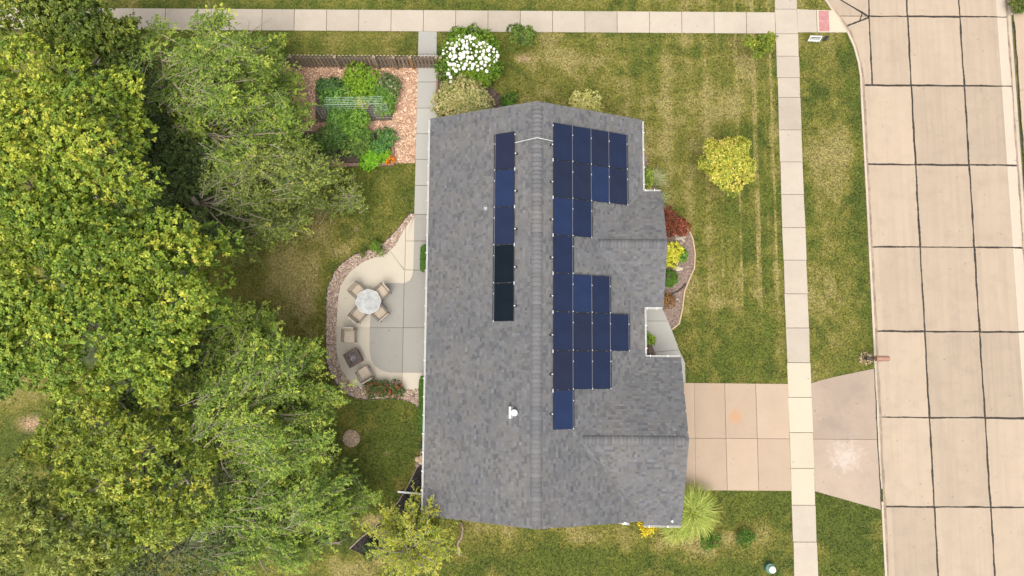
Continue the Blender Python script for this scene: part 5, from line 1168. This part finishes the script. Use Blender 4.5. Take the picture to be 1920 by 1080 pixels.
# ------------------------------------------------------------------ fence
fy = P(700, 126)[1]; fx0, fx1 = P(548, 126)[0], P(832, 126)[0]
fn = thing('picket_fence', 'weathered brown wooden fence along the top of the vegetable garden', 'fence', ((fx0 + fx1) / 2, fy, 0)); FHt = 1.35
x = fx0; k = 0
pk_mesh = None
while x < fx1:
    z1 = FHt + rng.uniform(-.015, .015); yy = fy + (.05 if k % 2 else -.05)
    w = .135; poly = [(-w / 2, .06), (w / 2, .06), (w / 2, z1 - .03), (w / 2 - .035, z1), (-w / 2 + .035, z1), (-w / 2, z1 - .03)]
    v = [(x + u, yy - .011, z_) for u, z_ in poly] + [(x + u, yy + .011, z_) for u, z_ in poly]; n = 6
    obj('picket', MB().add(v, [tuple(range(n)), tuple(range(2 * n - 1, n - 1, -1))] + [(i, n + i, n + (i + 1) % n, (i + 1) % n) for i in range(n)]), M['fence_top'] if rng.random() < .12 else M['fence'], fn)
    if k % 2: obj('picket_tip', MB().box((x, yy, z1 + .006), (.07, .03, .014)), M['tip'], fn.children[-1] if False else S.collection.objects[-1])
    x += .1; k += 1
for z_ in (.35, 1.05): obj('rail', MB().box(((fx0 + fx1) / 2, fy, z_), (fx1 - fx0, .06, .09)), M['fence'], fn)
for px, mt in ((559, 'fence_top'), (640, 'fence_top'), (711, 'fence_top'), (746, 'fence'), (776, 'fence_orange'), (823, 'timber'), (831, 'fence_top')):
    x = P(px, 126)[0]; o = obj('post', MB().box((x, fy - .1, .73), (.12, .1, 1.46)), M[mt], fn); obj('post_cap', MB().box((x, fy - .1, 1.475), (.14, .12, .03)), M['fence_top'], o)
for px in (690, 736, 752): 
    x = P(px, 126)[0]; Mx = Matrix.Rotation(.12, 3, 'Y'); obj('brace', MB().box((x, fy - .075, .7), (.05, .03, 1.15), M=Mx), M['fence_top'], fn)
tag(obj('loose_board', MB().box((*P(745, 129), .05), (.55, .06, .03), .02), M['fence_orange']), 'loose pale board lying on wood chips at the foot of the fence', 'board')

# ------------------------------------------------------------------ patio furniture
def chair(label, group=None):
    r = thing('patio_chair', label, 'chair', group=group); w, d = .64, .66
    s_ = obj('seat', MB().prism([(-.27, -.26), (.27, -.26), (.27, .30), (.20, .335), (-.20, .335), (-.27, .30)], .38, .44, .015), M['sling'], r, world=False)
    Mx = Matrix.Rotation(-.26, 3, 'X')
    obj('backrest', MB().box((0, -.34, .66), (.54, .035, .50), M=Matrix.Rotation(.26, 3, 'X')), M['sling'], r, world=False)
    obj('top_rail', MB().tube([(-.30, -.40, .86), (-.2, -.415, .915), (.2, -.415, .915), (.30, -.40, .86)], .028, 6), M['chair_back'], r, world=False)
    for sx in (-1, 1):
        obj('arm', MB().box((sx * .345, -.02, .63), (.06, .64, .035)), M['chair_frame'], r, world=False)
        obj('leg', MB().tube([(sx * .31, .27, .0), (sx * .32, .27, .62)], .02, 6), M['chair_frame'], r, world=False)
        obj('leg', MB().tube([(sx * .31, -.34, 0), (sx * .32, -.29, .62), (sx * .30, -.40, .88)], .02, 6), M['chair_frame'], r, world=False)
        obj('side_rail', MB().box((sx * .29, 0, .39), (.03, .62, .04)), M['chair_frame'], r, world=False)
    obj('front_rail', MB().box((0, .32, .38), (.58, .03, .04)), M['chair_frame'], r, world=False)
    return r
def dup(root, label):
    r = root.copy(); S.collection.objects.link(r); r['label'] = label
    for ch in list(root.children):
        c = ch.copy(); S.collection.objects.link(c); c.parent = r
    return r
tcx, tcy = P(691, 565.5, .72)
specs = [((672, 546, .45), 'beige sling patio chair at the upper left side of the round table'), ((715, 548, .45), 'beige sling patio chair at the upper right side of the round table'),
         ((673, 589, .45), 'beige sling patio chair at the lower left side of the round table'), ((712, 586, .45), 'beige sling patio chair at the lower right side of the round table')]
ch0 = None; GR = 'beige sling chairs around the patio table'
for (px, py, z_), lb in specs:
    c = chair(lb, GR) if ch0 is None else dup(ch0, lb)
    if ch0 is None: ch0 = c
    x, y = P(px, py, z_); ang = math.atan2(tcy - y, tcx - x) - PI / 2; c.location = (x, y, .036); c.rotation_euler = (0, 0, ang)
for (px, py), ang, lb in (((655, 630), PI, 'beige chair facing the fire table below the dining set'), ((684, 701), .52, 'beige chair below the fire table near the rose bushes')):
    c = dup(ch0, lb); c['group'] = 'beige chairs at the fire table'; x, y = P(px, py, .45); c.location = (x, y, .036); c.rotation_euler = (0, 0, ang)
tb = thing('patio_table', 'eight sided patio table with frosted pale top between four chairs', 'table', (tcx, tcy, .036))
oc = [(.66 * math.cos(a + .1), .66 * math.sin(a + .1)) for a in np.linspace(0, 2 * PI, 9)[:-1]]
obj('tabletop', MB().prism(oc, .70, .72, .004), M['table'], tb, world=False)
rim = MB(); v = []
for i in range(8):
    a, b = oc[i], oc[(i + 1) % 8]; rim.box(((a[0] + b[0]) / 2, (a[1] + b[1]) / 2, .70), (math.dist(a, b) + .02, .03, .035), math.atan2(b[1] - a[1], b[0] - a[0]))
obj('rim', rim, M['white'], tb, world=False)
obj('umbrella_hole', MB().tube([(0, 0, .71), (0, 0, .727)], .03, 12), M['alu'], tb, world=False)
for k in range(4):
    a = PI / 4 + k * PI / 2; obj('leg', MB().tube([(.45 * math.cos(a), .45 * math.sin(a), 0), (.36 * math.cos(a), .36 * math.sin(a), .4), (.5 * math.cos(a), .5 * math.sin(a), .69)], .02, 6), M['chair_frame'], tb, world=False)
q = [P(*p, .6) for p in ((642.6, 666), (667, 652.8), (681, 676), (656.5, 690))]; fcx = sum(p[0] for p in q) / 4; fcy = sum(p[1] for p in q) / 4; fa = math.atan2(q[1][1] - q[0][1], q[1][0] - q[0][0])
fp = thing('fire_table', 'square dark brown fire table between the two lounge chairs', 'fire pit', (fcx, fcy, .036), fa)
obj('body', MB().box((0, 0, .29), (.66, .66, .52)), M['pit'], fp, world=False)
for k in range(4):
    a = k * PI / 2; obj('top_panel', MB().prism([(x * math.cos(a) - y * math.sin(a), x * math.sin(a) + y * math.cos(a)) for x, y in ((-.39, -.39), (.388, -.39), (.20, -.2), (-.20, -.2))], .55, .60, .006), M['pit'], fp, world=False)
obj('burner_tray', MB().box((0, 0, .565), (.39, .39, .02)), M['black'], fp, world=False)
mb = MB()
for i in range(120): mb.ico((rng.normal(0, .09), rng.normal(0, .09), .583), rng.uniform(.008, .022), 1, .5)
tag(obj('fire_glass', mb, M['fireglass'], fp, world=False), kind='stuff')
obj('handle', MB().box((.42, .1, .45), (.03, .3, .05)), M['pit'], fp, world=False)

# ------------------------------------------------------------------ street furniture and small things
bx, by = P(1622, 672); mb_ = thing('mailbox', 'brown rounded mailbox on a dark post at the kerb', 'mailbox', (bx, by, 0))
obj('post', MB().box((0, 0, .55), (.12, .12, 1.1)), M['mail_post'], mb_, world=False)
obj('bracket', MB().box((.15, 0, .95), (.5, .08, .07)), M['mail_post'], mb_, world=False)
v = []; n = 12; prof = [(-.14, 0)] + [(-.14 * math.cos(a), .16 + .14 * math.sin(a)) for a in np.linspace(0, PI, n)] + [(.14, 0)]; m_ = len(prof)
for xx, s_ in ((-.28, .96), (-.25, 1), (.33, 1), (.36, .94)): v += [(xx + .18, yy * s_, 1.12 + zz_ * s_) for yy, zz_ in prof]
f = [(r * m_ + i, r * m_ + (i + 1) % m_, (r + 1) * m_ + (i + 1) % m_, (r + 1) * m_ + i) for r in range(3) for i in range(m_)] + [tuple(range(m_ - 1, -1, -1)), tuple(range(3 * m_, 4 * m_))]
obj('box', MB().add(v, f), M['mail'], mb_, world=False)
obj('door', MB().add([(.545, yy * .9, 1.13 + zz_ * .9) for yy, zz_ in prof], [tuple(range(m_))]), M['black'], mb_, world=False)
obj('base_board', MB().box((-.22, 0, .9), (.34, .2, .12)), M['mail_post'], mb_, world=False); obj('flag', MB().box((.1, -.155, 1.3), (.14, .012, .1)), M['mail'], mb_, world=False)
# yard sign and landscape light
sx, sy = P(1522, 79); sg = thing('yard_sign', 'small white wire framed yard sign with dark lettering near the corner', 'sign', (sx, sy, 0), -.04)
obj('board', MB().box((0, 0, .42), (.66, .015, .40), M=Matrix.Rotation(-.35, 3, 'X')), M['sign'], sg, world=False)
mb = MB(); 
for r_, zc in ((0, .50), (1, .40)):
    xx = -.26
    while xx < .24:
        w_ = rng.uniform(.03, .07); c = Matrix.Rotation(-.35, 3, 'X') @ Vector((xx + w_ / 2, -.011, zc - .42)); mb.box((c.x, c.y, c.z + .42), (w_, .006, .07 if r_ == 0 else .05), M=Matrix.Rotation(-.35, 3, 'X')); xx += w_ + .018
obj('lettering', mb, M['black'], sg, world=False)
for s_ in (-.25, .25): obj('stake', MB().tube([(s_, 0, -.05), (s_, 0, .6)], .012, 5), M['metal_w'], sg, world=False)
lx, ly = P(1543, 77); lt = thing('marker_flag', 'small black angular flag beside the white yard sign', 'marker', (lx, ly, 0), .2)
obj('plate', MB().prism([(-.22, -.06), (0, -.13), (.24, .1), (.02, .13)], .30, .33), M['black'], lt, world=False); obj('stake', MB().tube([(0, 0, -.05), (0, 0, .31)], .015, 5), M['black'], lt, world=False)
ux, uy = P(1441, 1063); ub = thing('utility_riser', 'round green utility pipe with a white cap in the south lawn', 'utility box', (ux, uy, 0))
obj('pipe', MB().tube([(0, 0, -.05), (0, 0, .3), (0, 0, .31)], [.25, .25, .23], 18), M['green_box'], ub, world=False)
obj('cap', MB().tube([(.06, -.03, .3), (.06, -.03, .40), (.06, -.03, .44)], [.17, .17, .08], 16), M['metal_w'], ub, world=False)
for (px, py, r, lb) in ((784, 861, .17, 'round grey rock left of the window well group'), (790, 866, .15, 'round rock touching the roof edge by the window well'), (783, 871, .13, 'small tan rock lowest in the group by the back wall'), (791, 857, .14, 'pale rock highest in the group under the roof edge')):
    x, y = P(px, py); tag(obj('rock', MB().ico((x, y, .08), r, 2, .15, (1, 1, .7)), M['gravel_base'] if r < .14 else M['bed_edge'], smooth=True), lb, 'rock', 'rocks beside the back wall')
for (px, py, lb) in ((1273, 447, 'pale pink stone cluster in the front bed below the red shrub'), (1271, 504, 'white stone in the middle of the front bed'), (1268, 561, 'small pink stone beside the brown orange shrub')):
    x, y = P(px, py); mb = MB()
    big = lb.startswith('pale')
    mb.ico((x, y, .06), .2 if not lb.startswith('small') else .1, 2, .4, (1.2, .7, .5))
    tag(obj('stone', mb, M['walk_new'] if 'white' in lb else M['walk']), lb, 'stone')
    if big:
        for dx, dy, r in ((.22, -.12, .12), (-.16, .16, .1), (.1, -.26, .09), (.28, .06, .08)):
            tag(obj('stone', MB().ico((x + dx, y + dy, .05), r, 1, .4, (1, 1, .6)), M['walk']), 'small pink stones scattered round the pale cluster in the front bed', 'stone', 'small pink stones in the front bed')
dx0, dx1 = P(746, 922, .1), P(800, 927, .1)
tag(obj('downspout_extension', MB().box(((dx0[0] + dx1[0]) / 2, (dx0[1] + dx1[1]) / 2, .09), (math.dist(dx0, dx1), .09, .07), math.atan2(dx1[1] - dx0[1], dx1[0] - dx0[0])), M['metal_w']), 'white downspout extension crossing the black mulch bed', 'drain pipe')
wx, wy = P(799, 893); ww = thing('window_well', 'grey metal window well half hidden under the back roof edge', 'window well', (wx, wy, 0))
obj('rim', MB().tube([(.5, .42, .1), (-.05, .40, .1), (-.18, .3, .1), (-.2, 0, .1), (-.18, -.3, .1), (-.05, -.40, .1), (.5, -.42, .1)], .035, 6), M['alu'], ww, world=False)
obj('cover', MB().box((.2, 0, .1), (.7, .72, .02)), M['glass'], ww, world=False)
pad = tag(obj('concrete_pad', MB().prism(PL([(1120, 955), (1178, 955), (1180, 985), (1155, 980.5), (1122, 974)]), 0, .06, .01), M['frontwalk']), 'pale concrete pad just beyond the south roof edge', 'concrete pad')
tag(obj('meter_box', MB().box((*P(1168, 976), .3), (.22, .14, .5)), M['metal_w']), 'white utility box standing on the concrete pad below the roof', 'utility box')
tag(obj('plant_tag', MB().box((*P(657, 295), .15), (.12, .05, .02), .6), M['white']), 'small white plant tag on the bare garden soil', 'plant tag')
